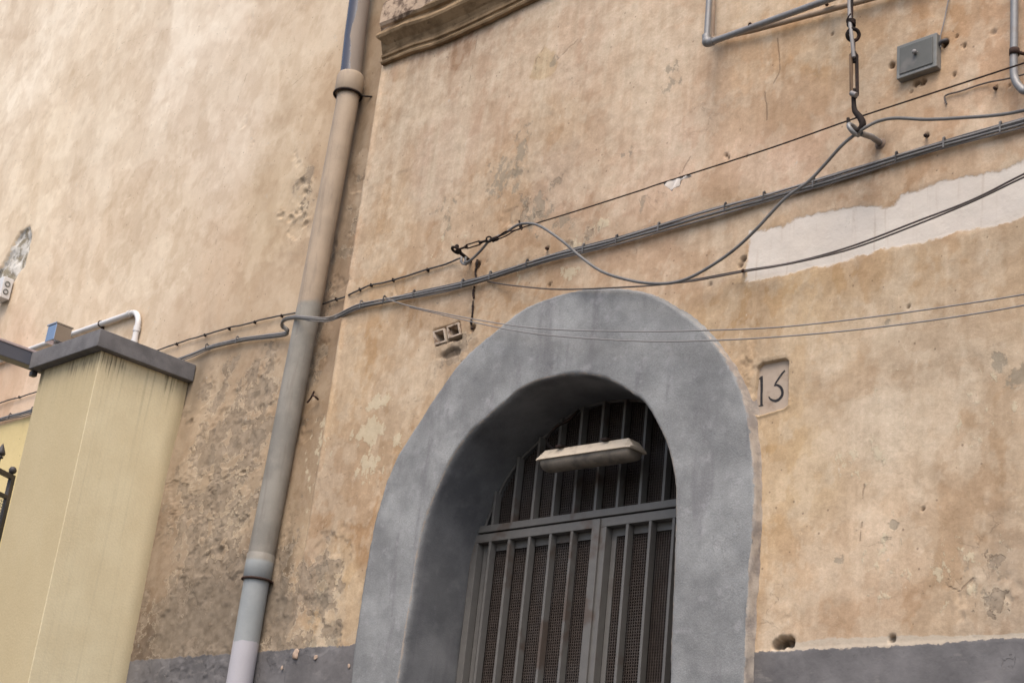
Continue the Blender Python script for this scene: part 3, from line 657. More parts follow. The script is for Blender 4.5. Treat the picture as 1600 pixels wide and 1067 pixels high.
prof = [(0, 0), (.028, .0), (.034, .012), (.030, .022), (.020, .026), (.022, .040), (.034, .046), (.036, .062), (.028, .068), (.034, .085), (.050, .108), (.078, .132), (.100, .150), (.108, .166), (.104, .186), (.086, .190), (.080, .205), (.082, .222), (.100, .232), (.112, .25), (.113, .32), (.108, .40), (.09, .43), (0, .44)]
vs = []; fsx = []
for i, q in enumerate(cp):
    for k, (o_, u_) in enumerate(prof):
        e_ = min(1, i / 3.0)
        xs = q.x - .0 * o_
        nz_ = .004 * (float(fbm(np.array([q.x * 1.0 + 40]), np.array([u_ * 4.]), 9, 3, 501)[0]) - .5) * 2
        # the foot fillets run on further left than the cove above them
        shift = {True: 0.0, False: .07}[k < 9]
        if k >= 9: shift = .075 - .07 * min(1, (o_ - .03) / .08) if k < 15 else (.02 if k < 18 else .03)
        xx = q.x + shift * max(0, 1 - i / 8)
        vs.append((xx, -o_ - nz_ * (o_ > 0), q.z + u_ + nz_ * .7))
npf = len(prof)
for i in range(len(cp) - 1):
    for k in range(npf - 1): fsx.append((i * npf + k, i * npf + k + 1, (i + 1) * npf + k + 1, (i + 1) * npf + k))
cm = MB(); cm.add(vs, fsx, False)
cm.add([vs[k] for k in range(npf)], [tuple(range(npf))], False)
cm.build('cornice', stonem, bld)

# ---------------------------------------------------------------- GATE in the doorway
GY = 0.33
def zr(v): return v + 1.6
gate = empty('metal_gate', (-4.9, GY, 0), 'grey barred double gate with rusty wire mesh, closed inside the grey arch', 'gate')
XL, XR = -5.74, -4.04
def bar(x, z0, z1, name='bar', parent=gate, w_=.016, d0=.0, dd_=.036):
    mb_ = MB(); mb_.box(x - w_ / 2, x + w_ / 2, GY - .006 + d0, GY + dd_ + d0, z0, z1, .0015); return mb_.build(name, M['grey_metal'], parent)
# transom between leaves and fanlight
tr = MB(); tr.box(XL - .02, XR + .02, GY - .008, GY + .04, zr(1.907), zr(1.944), .003); tr.build('transom', M['grey_metal'], gate)
fan = MB()
pts = [(IC[i][0], IC[i][1]) for i in range(0, NA, 3) if IC[i][1] > zr(1.93)]
cx_ = -4.9
ip = [Vector((cx_ + (a - cx_) * .985, GY + .018, b - .012)) for a, b in pts]
fan.tube(ip, .007, 6, False)
fl = fan.build('fanlight_frame', M['grey_metal'], gate)
for i in range(12):
    bx = -5.601 + .1445 * i - (.0 if i < 5 else 0)
    if bx > XR: break
    zt = arch_z(bx) - .015
    bar(bx, zr(1.944), zt)
def wiremesh(x0, x1, z0, ztop, parent, y=GY + .052, sp=.0145, r=.0021):
    mb_ = MB(); n = int((x1 - x0) / sp)
    for i in range(n + 1):
        xx = x0 + sp * i; zt = ztop(xx)
        if zt > z0 + .02: mb_.box(xx - r, xx + r, y - r, y + r, z0, zt)
    zz_ = z0; zm = max(ztop(x0 + (x1 - x0) * k / 40) for k in range(41))
    while zz_ < zm:
        xs = [x0 + (x1 - x0) * k / 80 for k in range(81) if ztop(x0 + (x1 - x0) * k / 80) > zz_]
        if len(xs) > 1: mb_.box(xs[0], xs[-1], y + r, y + 3 * r, zz_ - r, zz_ + r)
        zz_ += sp
    return mb_.build('wire_mesh', M['mesh_wire'], parent, fix=False)
wiremesh(XL, XR, zr(1.944), lambda q: arch_z(q) - .01, gate)
def leaf(x0, x1, bars):
    lf = bpy.data.objects.new('leaf', None); C.objects.link(lf); lf.parent = gate; lf.location = (0, 0, 0)
    fr = MB(); zt = zr(1.897); zb = .08
    fr.box(x0, x1, GY - .008, GY + .04, zt - .045, zt, .003)
    fr.box(x0, x1, GY - .008, GY + .04, zb, zb + .05, .003)
    fr.box(x0, x0 + .045, GY - .0079, GY + .0399, zb + .05, zt - .045, .003); fr.box(x1 - .045, x1, GY - .0079, GY + .0399, zb + .05, zt - .045, .003)
    # inner flat frame holding the mesh
    fr.box(x0 + .045, x1 - .045, GY + .0405, GY + .0465, zt - .085, zt - .045)
    fr.box(x0 + .0455, x0 + .075, GY + .0405, GY + .0465, zb + .05, zt - .085); fr.box(x1 - .075, x1 - .0455, GY + .0405, GY + .0465, zb + .05, zt - .085)
    fr.build('leaf_frame', M['grey_metal'], lf)
    for b in bars: bar(b, zb + .05, zt - .045, 'bar', lf)
    wiremesh(x0 + .05, x1 - .05, zb + .05, lambda q: zt - .06, lf, GY + .052)
leaf(XL + .005, -4.838, [-5.60, -5.46, -5.313, -5.164, -5.018])
leaf(-4.832, XR - .005, [-4.654, -4.511, -4.368, -4.225])
# overlapping meeting strip
ms = MB(); ms.box(-4.872, -4.822, GY - .020, GY - .0085, .1, zr(1.893), .002); ms.build('meeting_strip', M['grey_metal'], gate)

# ---------------------------------------------------------------- fluorescent lamp
N = NT('lamp housing'); p = N.geo(); n1 = N.noise(p, 14, 6, .6)
N.bump(n1, .0006); housm = N.done(N.mix(N.ss(n1, .5, .7), (.56, .47, .36), (.38, .31, .23)), .6, 0, .3)
N = NT('dirty diffuser'); p = N.geo(); n1 = N.noise(p, 9, 7, .65)
diffm = N.done(N.mix(N.ss(n1, .4, .65), (.24, .20, .155), (.12, .10, .08)), .45, 0, .4)
LY = 0.12
la, lb = at(837, 717, LY), at(984, 695.5, LY)
lamp = empty('fluorescent_lamp', (la + lb) / 2, 'dusty beige strip light hung in front of the gate bars under the arch', 'lamp')
L_ = (lb - la); ux = L_.normalized(); uy = Vector((0, 1, 0)); uz = ux.cross(uy); uz = -uz if uz.z < 0 else uz
def LP(a, b, c): return la + ux * a + uy * b + uz * c
ln = L_.length
hb = MB()   # tray: sloping sides, narrower on top, pointed ends
sec = [(-.005, .0), (-.005, -.010), (.008, .005), (.022, .045), (.105, .045), (.125, .005), (.135, -.010), (.135, .0)]
ring_ = lambda a, s: [LP(a, .065 + (q[0] - .065) * s, q[1]) for q in [(-.006, -.006), (.0, .004), (.026, .048), (.104, .048), (.13, .004), (.136, -.006)]]
st_ = [(0, .62, 0), (.03, .98, 0), (.035, 1, 1), (ln - .035, 1, 1), (ln - .03, .98, 0), (ln, .62, 0)]
vs = []; 
for (a_, s_, up_) in [(0.0, .9, .15), (.035, 1, 1), (ln - .035, 1, 1), (ln, .9, .15)]:
    vs += [LP(a_, .065 + (b_ - .065) * s_, c_ * (up_ if c_ > .01 else 1)) for b_, c_ in [(-.006, -.006), (.0, .004), (.026, .048), (.104, .048), (.13, .004), (.136, -.006)]]
fs_ = [(i * 6 + k, i * 6 + (k + 1) % 6, i * 6 + 6 + (k + 1) % 6, i * 6 + 6 + k) for i in range(3) for k in range(6)] + [(0, 1, 2, 3, 4, 5), (18, 19, 20, 21, 22, 23)]
hb.add(vs, fs_); 
hb.build('housing', housm, lamp)
db = MB(); vs = []; nn_ = 12
for a_, s_ in [(.014, .75), (.022, .92), (.04, 1), (ln - .04, 1), (ln - .022, .92), (ln - .014, .75)]:
    for k in range(nn_ + 1):
        th = math.pi * k / nn_
        vs.append(LP(a_, .065 - math.cos(th) * .060 * s_, -.006 - math.sin(th) ** .8 * .050 * s_))
fs_ = [(i * (nn_ + 1) + k, i * (nn_ + 1) + k + 1, (i + 1) * (nn_ + 1) + k + 1, (i + 1) * (nn_ + 1) + k) for i in range(5) for k in range(nn_)] + [tuple(range(nn_ + 1)), tuple(5 * (nn_ + 1) + k for k in range(nn_ + 1))]
db.add(vs, fs_, True); db.build('diffuser', diffm, lamp)
br = MB()
for a_ in (ln * .24, ln * .72):
    br = MB(); br.box(-.02, .02, 0, .23, 0, .010, R=Matrix.Translation(LP(a_, 0, .049))); br.build('mounting_bracket', M['dark_rust'], lamp)
cb = MB(); cb.tube(spline([LP(ln * .12, .08, .05), at(855, 690, .25), at(868, 668, .27), at(890, 655, .29), at(905, 640, .31)]), .008, 8)
cb.build('supply_conduit', M['dark_rust'], lamp)

# ---------------------------------------------------------------- downpipe
N = NT('downpipe paint'); p = N.geo(); z_ = N.sep(p)[2]
n1 = N.noise(p, 4, 6, .6); n2 = N.noise(N.mapv(p, (30, 30, 3)), 1, 6, .6); n3 = N.noise(p, 90, 4, .6)
zl = lambda px, py: at(px, py, -.06).z
beige = N.mix(N.ss(n1, .35, .65), alb((186, 165, 141)), alb((172, 153, 131)))
grey = N.mix(N.ss(n1, .35, .65), alb((136, 131, 122)), alb((156, 150, 139)))
wav = N.math('ADD', z_, N.math('MULTIPLY', N.math('SUBTRACT', N.noise(p, 7, 4, .5), .5), .22))
c = N.mix(N.ss(wav, zl(487, 478) - .04, zl(487, 478) + .03), grey, beige)
mid_ = N.ss(wav, zl(500, 330) - .3, zl(500, 330) + .3)
c = N.mix(N.math('MULTIPLY', N.ss(n2, .5, .66), .3), c, alb((116, 104, 92)))
c = N.mix(N.math('MULTIPLY', N.ss(N.noise(p, 22, 7, .7), .62, .68), .3), c, alb((190, 176, 160)))
c = N.mix(1.0, c, N.mix(n3, (.94,) * 3, (1.05,) * 3), 'MULTIPLY')
blue = N.mix(N.ss(n1, .3, .7), alb((146, 150, 150)), alb((162, 165, 164)))
c = N.mix(N.math('SUBTRACT', 1.0, N.ss(z_, zl(405, 880) - .004, zl(405, 880) + .02)), c, blue)
wv2 = N.math('ADD', z_, N.math('MULTIPLY', N.math('SUBTRACT', N.noise(p, 16, 3, .5), .5), .05))
c = N.mix(N.math('SUBTRACT', 1.0, N.ss(wv2, zl(385, 1004) - .003, zl(385, 1004) + .003)), c, N.mix(n1, alb((176, 172, 176)), alb((196, 192, 196))))
N.bump(N.math('ADD', n3, N.math('MULTIPLY', n1, .5)), .0012)
pipem = N.done(c, .6, 0, .3)
N = NT('dark pipe with flaking paint'); p = N.geo()
n1 = N.noise(N.mapv(p, (1, 1, .35)), 9, 7, .6)
xl_ = N.math('ADD', N.sep(p)[1], N.math('MULTIPLY', N.math('SUBTRACT', n1, .5), .07))
fl_ = N.ss(xl_, -.112, -.108)
c = N.mix(fl_, N.mix(n1, (.03, .03, .042), (.06, .058, .07)), N.mix(n1, alb((120, 108, 98)), alb((160, 144, 128))))
dpm = N.done(c, N.ss(fl_, 0, 1, .22, .8), 0, .6)
PY = -.06; PR = .077
axp = [(374, 1066), (407, 872), (433, 740), (459.5, 600), (485, 470), (513, 320), (541.5, 168), (546, 135), (554, 60), (562, 0)]
axw = [at(a, b, PY) for a, b in axp]
def axz(z):
    zs = [q.z for q in axw]; xs = [q.x for q in axw]
    return float(np.interp(z, zs, xs))
def axpts(z0, z1, n=20): return [Vector((axz(z0 + (z1 - z0) * i / n), PY, z0 + (z1 - z0) * i / n)) for i in range(n + 1)]
dp = empty('downpipe', (axw[0].x, PY, 0), 'tall round rainwater downpipe, dark at the top, beige then grey then white at the foot', 'downpipe')
zring = at(404, 906, PY).z; zc0 = at(541, 150, PY).z; zc1 = at(549, 118, PY).z; zj = at(408, 866, PY).z
mb_ = MB(); mb_.tube(axpts(0.05, zj, 24), PR * .955, 40); mb_.build('pipe_section', pipem, dp)
mb_ = MB(); mb_.lathe((axz(zring + .05), PY, 0), (0, 0, 1), [(zring - .004, PR * .95), (zring, PR * 1.05), (zj - .005, PR * 1.05), (zj + .004, PR * .96)], 40); mb_.build('coupling', pipem, dp)
mb_ = MB(); mb_.tube(axpts(zj + .001, zc0 + .02, 50), [PR * (1.0 - .06 * i / 50) for i in range(51)], 40); mb_.build('pipe_section', pipem, dp)
mb_ = MB(); mb_.tube(axpts(zc1 - .01, 8.6, 20), PR * .90, 40); mb_.build('pipe_section', dpm, dp)
mb_ = MB(); xc = axz((zc0 + zc1) / 2)
mb_.lathe((xc, PY, 0), (0, 0, 1), [(zc0, PR * .9), (zc0, PR * 1.08), (zc0 + .012, PR * 1.17), (zc1 - .02, PR * 1.15), (zc1, PR * 1.02), (zc1 + .003, PR * .88)], 40); mb_.build('socket_collar', pipem, dp)
mb_ = MB(); mb_.torus((axz(zring), PY, zring), (0, 0, 1), PR * 1.09, .007, 36); mb_.tube([(axz(zring) + PR * .7, PY + .05, zring), (axz(zring) + PR * 1.2, .05, zring - .005)], .006)
mb_.build('ring_bracket', M['rust'], dp)
mb_ = MB(); mb_.torus((xc, PY, zc0 - .004), (0, 0, 1), PR * 1.16, .008, 36); mb_.tube([(xc + PR * .8, PY + .04, zc0 - .004), (xc + PR * 1.7, .05, zc0 - .004)], .006)
mb_.build('ring_bracket', M['dark_rust'], dp)

# ---------------------------------------------------------------- gate pillar
N = NT('yellow pillar paint'); p = N.geo(); sp_ = N.sep(p)
n1 = N.noise(p, 2.5, 6, .6); n2 = N.noise(N.mapv(p, (38, 38, .7)), 1, 6, .62); n3 = N.noise(p, 70, 4, .6); n4 = N.noise(N.mapv(p, (60, 60, 2.2)), 1, 5, .6)
c = N.mix(N.ss(n1, .35, .65), alb((232, 216, 178)), alb((241, 227, 190)))
fy = N.math('LESS_THAN', sp_[1], -.6395)                 # street-facing side: browner and darker
c = N.mix(N.math('MULTIPLY', fy, .75), c, N.mix(n1, alb((184, 165, 128)), alb((194, 175, 137))))
c = N.mix(N.math('MULTIPLY', N.ss(n2, .52, .72), .2), c, alb((196, 184, 154)))
fall = N.ss(sp_[2], 4.25, 4.73)
long_ = N.math('MULTIPLY', N.ss(n2, .46, .72), N.math('MULTIPLY', fall, .55))
c = N.mix(N.math('MULTIPLY', long_, .55), c, alb((138, 124, 98)))
dr = N.math('MULTIPLY', N.ss(N.math('ADD', n4, N.math('MULTIPLY', N.math('SUBTRACT', fall, 1.0), .55)), .44, .60), 1.0)
c = N.mix(N.math('MULTIPLY', N.math('MULTIPLY', dr, N.ss(N.noise(p, 3.4, 4, .6), .42, .58)), .8), c, alb((78, 70, 56)))
# browner edge along the joint to the building
edg = N.math('MULTIPLY', N.ss(N.math('ADD', sp_[1], N.math('MULTIPLY', N.math('SUBTRACT', n1, .5), .15)), -.10, .04), .6)
c = N.mix(edg, c, alb((150, 130, 98)))
c = N.mix(1.0, c, N.mix(N.ss(n3, .3, .7), (.96,) * 3, (1.03,) * 3), 'MULTIPLY')
N.bump(N.math('ADD', n3, N.math('MULTIPLY', N.noise(p, 9, 5, .6), 1.2)), .0013)
pilm = N.done(c, .85, 0, .15)
N = NT('dark stone cap'); p = N.geo(); n1 = N.noise(p, 7, 7, .62); n2 = N.noise(p, 110, 4, .6)
c = N.mix(N.ss(n1, .3, .7), alb((108, 106, 106)), alb((132, 129, 129)))
c = N.mix(N.math('MULTIPLY', N.ss(n2, .55, .7), .25), c, alb((140, 134, 132)))
N.bump(N.math('ADD', n2, n1), .002); capm = N.done(c, .9, 0, .15)
ZC0, ZC1 = 3.137 + 1.6, 3.257 + 1.6
pil = empty('gate_pillar', (-8.785, -.32, 0), 'pale yellow gate pillar with a dark stone cap and black drip stains under it', 'pillar')
mb_ = MB(); mb_.box(-9.17, -8.40, -.64, .035, 0, ZC0, .005)
# fine grid so that the edge is slightly uneven
mb_.build('shaft', pilm, pil)
mb_ = MB(); mb_.box(-9.235, -8.345, -.705, .036, ZC0 + .0005, ZC1, .006)
mb_.build('cap', capm, pil)
# lintel beam from the pillar cap to the street
bm_ = empty('gate_beam', (-9.285, -1.6, 4.78), 'dark blue-grey steel beam with a pale top strip, running out from the pillar cap', 'beam')
N = NT('beam paint'); p = N.geo(); n1 = N.noise(p, 8, 6, .6); beamm = N.done(N.mix(n1, (.075, .078, .095), (.11, .11, .125)), .45, 0, .4)
mb_ = MB(); mb_.box(-9.34, -9.237, -3.2, -.30, 4.768, 4.862, .004); mb_.build('beam_profile', beamm, bm_)
mb_ = MB(); mb_.box(-9.345, -9.232, -3.2, -.42, 4.8622, 4.880, .003); mb_.build('top_strip', simple('strip', alb((190, 172, 168)), .6), bm_)
mb_ = MB(); mb_.box(-9.26, -9.215, -.68, -.64, 4.70, 4.736, .004); mb_.build('angle_bracket', M['black_iron'], bm_)
# little box on the cap
bx = empty('metal_box', (-9.115, -.60, ZC1), 'small shiny metal cube standing above the pillar cap', 'box')
mb_ = MB(); mb_.box(-9.172, -9.055, -.665, -.545, 3.335 + 1.6, 3.458 + 1.6, .004); mb_.build('box_body', M['bluebox'], bx)
mb_ = MB(); mb_.box(-9.178, -9.049, -.671, -.539, 3.452 + 1.6, 3.463 + 1.6, .002); mb_.build('box_lid', M['bluebox'], bx)
mb_ = MB(); mb_.box(-9.13, -9.10, -.62, -.59, ZC1, 3.335 + 1.6, .002); mb_.build('foot', M['white_pvc'], bx)

# white conduit on the wall behind the pillar
def conduit():
    zt = 3.835 + 1.6; xb = -9.20; Yc = .012
    pts = [Vector((-14.5, Yc, zt - .01)), Vector((-12, Yc, zt)), Vector((-10.4, Yc, zt + .004)), Vector((xb - .14, Yc, zt))]
    for k in range(1, 8):
        a = math.pi / 2 * k / 8; pts.append(Vector((xb - .12 + .12 * math.sin(a), Yc, zt - .12 + .12 * math.cos(a))))
    pts += [Vector((xb, Yc, zt - .12)), Vector((xb, Yc, 4.9)), Vector((xb, Yc, 4.3))]
    e = empty('conduit', (xb, 0, 4.3), 'white plastic conduit along the left wall, bending down behind the pillar cap', 'conduit')
    a = MB(); a.tube(pts, .021, 14); a.build('conduit_tube', M['white_pvc'], e)
    for q0, q1 in (((xb, Yc, zt - .13), (xb, Yc, zt - .17)), ((xb - .13, Yc, zt), (xb - .17, Yc, zt)), ((xb, Yc, 5.2), (xb, Yc, 5.16))):
        b = MB(); b.tube([q0, q1], .026, 14); b.build('coupling', M['white_pvc'], e)
    for xx in (-9.75, -10.9, -12.1):
        b = MB(); b.torus((xx, Yc, zt + .002), (1, 0, 0), .024, .005, 16); b.box(xx - .012, xx + .012, Yc + .01, .05, zt - .035, zt - .02); b.build('clip', M['dark_rust'], e)
conduit()

# iron fence with spear points at the left edge
tt = Vector((.44, -.9, 0)).normalized()
O = at(19, 745, -.25)
fe = empty('iron_fence', (O.x, O.y, 0), 'dark iron fence panel with a spear point and wire screen, left of the pillar', 'fence')
def rot_box(l0, l1, z0, z1, w_, mbx):
    ax = Matrix.Translation(Vector((O.x, O.y, 0))) @ Matrix(((tt.x, -tt.y, 0, 0), (tt.y, tt.x, 0, 0), (0, 0, 1, 0), (0, 0, 0, 1)))
    mbx.box(l0, l1, -w_ / 2, w_ / 2, z0, z1, .002, R=ax)
zt = O.z
mb_ = MB(); rot_box(-.02, 1.4, zt - .02, zt + .015, .03, mb_); rot_box(-.02, 1.4, zt - .17, zt - .14, .025, mb_); rot_box(-.02, 1.4, .3, .34, .03, mb_)
rot_box(-.02, .02, .1, zt - .02, .032, mb_); rot_box(1.36, 1.4, .1, zt - .02, .032, mb_); mb_.build('fence_frame', M['black_iron'], fe)
mb_ = MB(); k = 0
while k * .022 < 1.32: rot_box(.03 + k * .022, .034 + k * .022, .34, zt - .17, .004, mb_); k += 1
mz = .36
while mz < zt - .18: rot_box(.02, 1.36, mz, mz + .004, .004, mb_); mz += .022
mb_.build('wire_screen', M['zinc'], fe)
for j in range(8):
    s_ = .01 + j * .17; q = Vector((O.x, O.y, 0)) + tt * s_
    hs = [.085, .20, .26, .28, .28, .26, .2, .1][j]
    mb_ = MB(); mb_.tube([(q.x, q.y, zt), (q.x, q.y, zt + hs - .12 if hs > .14 else zt + .02)], .010, 8)
    zb_ = zt + hs - .12 if hs > .14 else zt + .02
    mb_.lathe((q.x, q.y, zb_), (0, 0, 1), [(0, .010), (.006, .024), (.016, .024), (.022, .010), (.028, .03), (.045, .033), (.07, .022), (.115, .002)] if hs > .14 else [(0, .012), (.01, .026), (.03, .03), (.05, .018), (.055, .001)], 12)
    mb_.build('spear_point', M['black_iron'], fe)

# socket box at the left edge
sx = at(4, 447, .02)
e = empty('cable_box', sx, 'small white plastic junction box under the bare plaster scar at the far left', 'junction box')
mb_ = MB(); a0 = at(16, 440, .0); mb_.box(a0.x - .16, a0.x, -.06, .03, a0.z - .16, a0.z + .03, .008); mb_.build('box_body', M['white_pvc'], e)
for dzz in (-.03, -.10):
    mb_ = MB(); mb_.torus((a0.x + .001, -.018, a0.z + dzz), (1, 0, 0), .02, .006, 16); mb_.build('cable_entry', M['box_metal'], e)

# ---------------------------------------------------------------- wires and cables
def cable(pts, r, mat, name, parent=None, k=8, jit=0.0, n=7):
    P = spline([at(a, b, c) for a, b, c in pts], k)
    if jit:
        for q in P:
            a = np.array([q.x * 1.0]); b = np.array([q.z])
            q.z += jit * (float(fbm(a + 50, b, 6, 2, 601)[0]) - .5); q.y += .3 * jit * (float(fbm(a + 80, b, 5, 2, 607)[0]) - .5)
    mb_ = MB(); mb_.tube(P, r, n); return mb_.build(name, mat, parent), P
BP = [(1720, 152, -.02), (1600, 192, -.02), (1450, 234, -.02), (1280, 286, -.02), (1100, 337, -.022), (960, 378, -.02), (860, 404, -.022), (740, 441, -.02), (660, 459, -.022), (610, 469, -.022), (560, 479, -.022), (530, 493, -.015), (510, 499, -.09), (485, 498, -.155), (462, 496, -.150), (446, 499, -.11), (441, 508, -.05), (450, 520, .0), (415, 526, .015), (375, 532, .015), (328, 543, .015), (297, 556, .015), (240, 576, .015), (140, 610, .012), (45, 644, .015), (0, 656, .015), (-120, 690, .015)]
bun = empty('cable_bundle', at(960, 378, 0), 'thick bundle of grey and black cables crossing the whole facade and wrapping round the downpipe', 'cable bundle')
offs = [(0.021, .000, .0045, 'cable_grey', 31), (.011, -.006, .0056, 'cable_light', 47), (.001, -.002, .0055, 'cable_dark', 59), (-.009, -.006, .0060, 'cable_grey', 73), (-.019, .000, .0045, 'cable_light', 89)]
for (dz_, dy_, r_, mt, sd_) in offs:
    P = spline([at(a, b, c) for a, b, c in BP], 12)
    tot = len(P)
    for i, q in enumerate(P):
        sq = 0.45 + .45 * float(vnoise(np.array([q.x * 1.1]), np.array([0.3]), 620)[0]) * 1.3
        if -7.3 < q.x < -6.75: sq *= .75
        jn = float(fbm(np.array([q.x + sd_]), np.array([q.y * 3 + .1]), 2.6, 3, 600 + sd_)[0]) - .5
        q.z += dz_ * sq + .016 * jn; q.y += dy_ + .004 * jn
    mb_ = MB(); mb_.tube(P, r_, 7); mb_.build('cable', M[mt], bun)
P0 = spline([at(a, b, c) for a, b, c in BP], 24)
last = None
for q in P0:
    if last is None: last = q.copy(); continue
    gap = .30 if q.x > -6.8 else .42
    if (q - last).length > gap + .10 * math.sin(q.x * 7):
        last = q.copy()
        if -7.35 < q.x < -6.72: continue
        sl = Vector((1, 0, .0)); mb_ = MB()
        yy = q.y
        mb_.box(q.x - .0035, q.x + .0035, yy - .016, yy - .013, q.z - .02, q.z + .027)
        mb_.box(q.x - .004, q.x + .004, yy - .013, yy + .03, q.z + .024, q.z + .028)
        mb_.sphere((q.x, yy - .006, q.z + .030), .006, 8, 6)
        mb_.build('clip', M['cable_grey'] if rnd.random() < .35 else M['cable_dark'], bun)

uc = empty('cable', at(640, 433, 0), 'single thin dark cable clipped above the bundle, ending at the small turnbuckle hook', 'cable')
UP = [(722, 403, -.06), (712, 406, -.02), (690, 415, -.012), (650, 427, -.012), (610, 439, -.012), (575, 447, -.012), (547, 459, -.012), (543, 462, .02), (520, 469, .024), (500, 476, .024), (478, 485, .024), (452, 490, .024), (420, 497, .022), (375, 508, .022), (330, 520, .022), (285, 534, .022), (262, 542, .022), (180, 572, .022), (50, 614, .022), (0, 629, .022), (-90, 656, .022)]
cable(UP, .0055, M['cable_dark'], 'cable_sheath', uc, 10, .012)
for (a, b) in [(668, 421), (614, 437), (580, 445), (562, 452), (525, 467), (440, 493), (398, 503), (358, 513), (320, 523), (276, 537), (30, 620)]:
    q = at(a, b, -.012 if a > 545 else .022); mb_ = MB(); mb_.box(q.x - .003, q.x + .003, q.y - .007, q.y + .012, q.z - .012, q.z + .008); mb_.build('clip', M['dark_rust'], uc)

GP = [(728, 402, -.08), (727, 410, -.085), (735, 407, -.09), (750, 393, -.10), (764, 377, -.12), (775, 371, -.12), (790, 364, -.12), (803, 355, -.125), (815, 350, -.13), (834, 350, -.14), (852, 358, -.15), (880, 378, -.16), (908, 402, -.17), (940, 424, -.17), (980, 437, -.17), (1020, 443, -.17), (1055, 441, -.18), (1090, 428, -.19), (1140, 396, -.20), (1180, 360, -.21), (1225, 312, -.21), (1262, 285, -.21), (1290, 256, -.21), (1315, 228, -.215), (1333, 213, -.215), (1350, 201, -.215), (1372, 190, -.20), (1400, 185, -.19), (1450, 187, -.18), (1510, 184, -.18), (1560, 180, -.18), (1600, 173, -.2), (1700, 150, -.3)]
o, _ = cable(GP, .0075, M['cable_grey'], 'cable'); tag(o, 'loose grey cable sagging from the small turnbuckle up to the big hook', 'cable')
o, _ = cable([(812, 357, -.125), (900, 330, -.13), (1000, 298, -.15), (1035, 286, -.15), (1200, 233, -.18), (1325, 189, -.2), (1450, 148, -.22), (1600, 99, -.25), (1750, 50, -.3)], .0036, M['dark_rust'], 'steel_wire', n=6)
tag(o, 'taut thin dark steel wire rising right from the small turnbuckle', 'wire')
o, _ = cable([(762, 440, -.01), (800, 446, -.03), (870, 452, -.05), (950, 450, -.075), (1030, 445, -.08), (1090, 436, -.07), (1160, 423, -.04), (1240, 410, -.07), (1330, 385, -.1), (1430, 347, -.12), (1520, 312, -.14), (1600, 272, -.16), (1720, 215, -.2)], .0042, M['wire_beige'], 'wire', n=6)
tag(o, 'upper of the two brown wires crossing the bare pink plaster strip', 'wire', 'twin brown wires over the pink strip')
o, _ = cable([(1040, 444, -.082), (1090, 438, -.07), (1160, 425, -.042), (1240, 411, -.075), (1330, 389, -.11), (1430, 352, -.13), (1520, 315, -.15), (1600, 277, -.17), (1720, 222, -.2)], .004, M['wire_beige'], 'wire', n=6)
tag(o, 'lower of the two brown wires crossing the bare pink plaster strip', 'wire', 'twin brown wires over the pink strip')
o, _ = cable([(606, 468, -.03), (640, 478, -.05), (700, 491, -.08), (790, 507, -.11), (870, 515, -.12), (1000, 518, -.13), (1110, 516, -.13), (1220, 511, -.13), (1350, 497, -.13), (1480, 479, -.13), (1600, 460, -.14), (1720, 436, -.16)], .0032, M['cable_light'], 'wire', n=6)
tag(o, 'upper of two long thin wires hanging across the top of the grey arch', 'wire', 'thin wires across the arch')
o, _ = cable([(640, 480, -.045), (700, 494, -.08), (790, 514, -.12), (870, 525, -.13), (1000, 533, -.14), (1110, 532, -.14), (1220, 526, -.14), (1350, 514, -.14), (1480, 497, -.14), (1600, 477, -.15), (1720, 452, -.17)], .0032, M['cable_light'], 'wire', n=6)
tag(o, 'lower of two long thin wires hanging across the top of the grey arch', 'wire', 'thin wires across the arch')
o, _ = cable([(1479, 163, -.006), (1477, 150, -.008), (1500, 143, -.008), (1540, 130, -.01), (1580, 122, -.03), (1640, 105, -.03)], .0038, M['wire_beige'], 'wire', k=4)
tag(o, 'short painted wire stub fixed to the wall below the grey wall box', 'wire')
o, _ = cable([(1470, 75, -.015), (1469, 60, -.012), (1475, 35, -.010), (1482, 0, -.010), (1490, -40, -.01)], .0028, M['cable_light'], 'wire', k=5)
tag(o, 'very thin pale wire dropping to the top right corner of the grey wall box', 'wire')

# small hook + turnbuckle on the left of the steel wire
hk = empty('wall_hook', at(735, 408, 0), 'small rusty wall hook holding the thin turnbuckle above the cable bundle', 'hook')
mb_ = MB(); mb_.tube(spline([at(738, 412, .03), at(730, 404, -.05), at(720, 396, -.10), at(712, 391, -.13)], 6), .010, 10); mb_.build('shank', M['dark_rust'], hk)
mb_ = MB(); mb_.torus(at(713, 391, -.13), (.2, .35, 1), .026, .008, 20); mb_.sphere(at(714, 385, -.13), .012); mb_.build('eye', M['dark_rust'], hk)
mb_ = MB(); mb_.tube(spline([at(722, 400, -.06), at(721, 409, -.07), at(727, 413, -.08), at(733, 409, -.08)], 6), .008, 8); mb_.build('insulator', M['cable_light'], hk)
def turnbuckle(A, B, wid, rr, mat, mat2, parent, yoff=Vector((0, 0, 0)), prod=None):
    A = Vector(A); B = Vector(B); ax = (B - A).normalized(); side = ax.cross(Vector(CAMF.tolist())).normalized()
    for s_ in (-1, 1):
        mb_ = MB(); mb_.tube([A + side * wid * s_ * .3, A + ax * wid * .8 + side * wid * s_, B - ax * wid * .8 + side * wid * s_, B + side * wid * s_ * .3], rr, 8)
        mb_.build('side_bar', mat if s_ < 0 else mat2, parent)
    for q, d in ((A, 1), (B, -1)):
        mb_ = MB(); mb_.tube([q - ax * wid * .6 * d, q + ax * wid * .7 * d], wid * .95, 8, False); mb_.build('end_nut', mat2, parent)
tb = empty('turnbuckle', at(745, 380, -.13), 'small rusty turnbuckle tensioning the thin steel wire at its lower left end', 'turnbuckle')
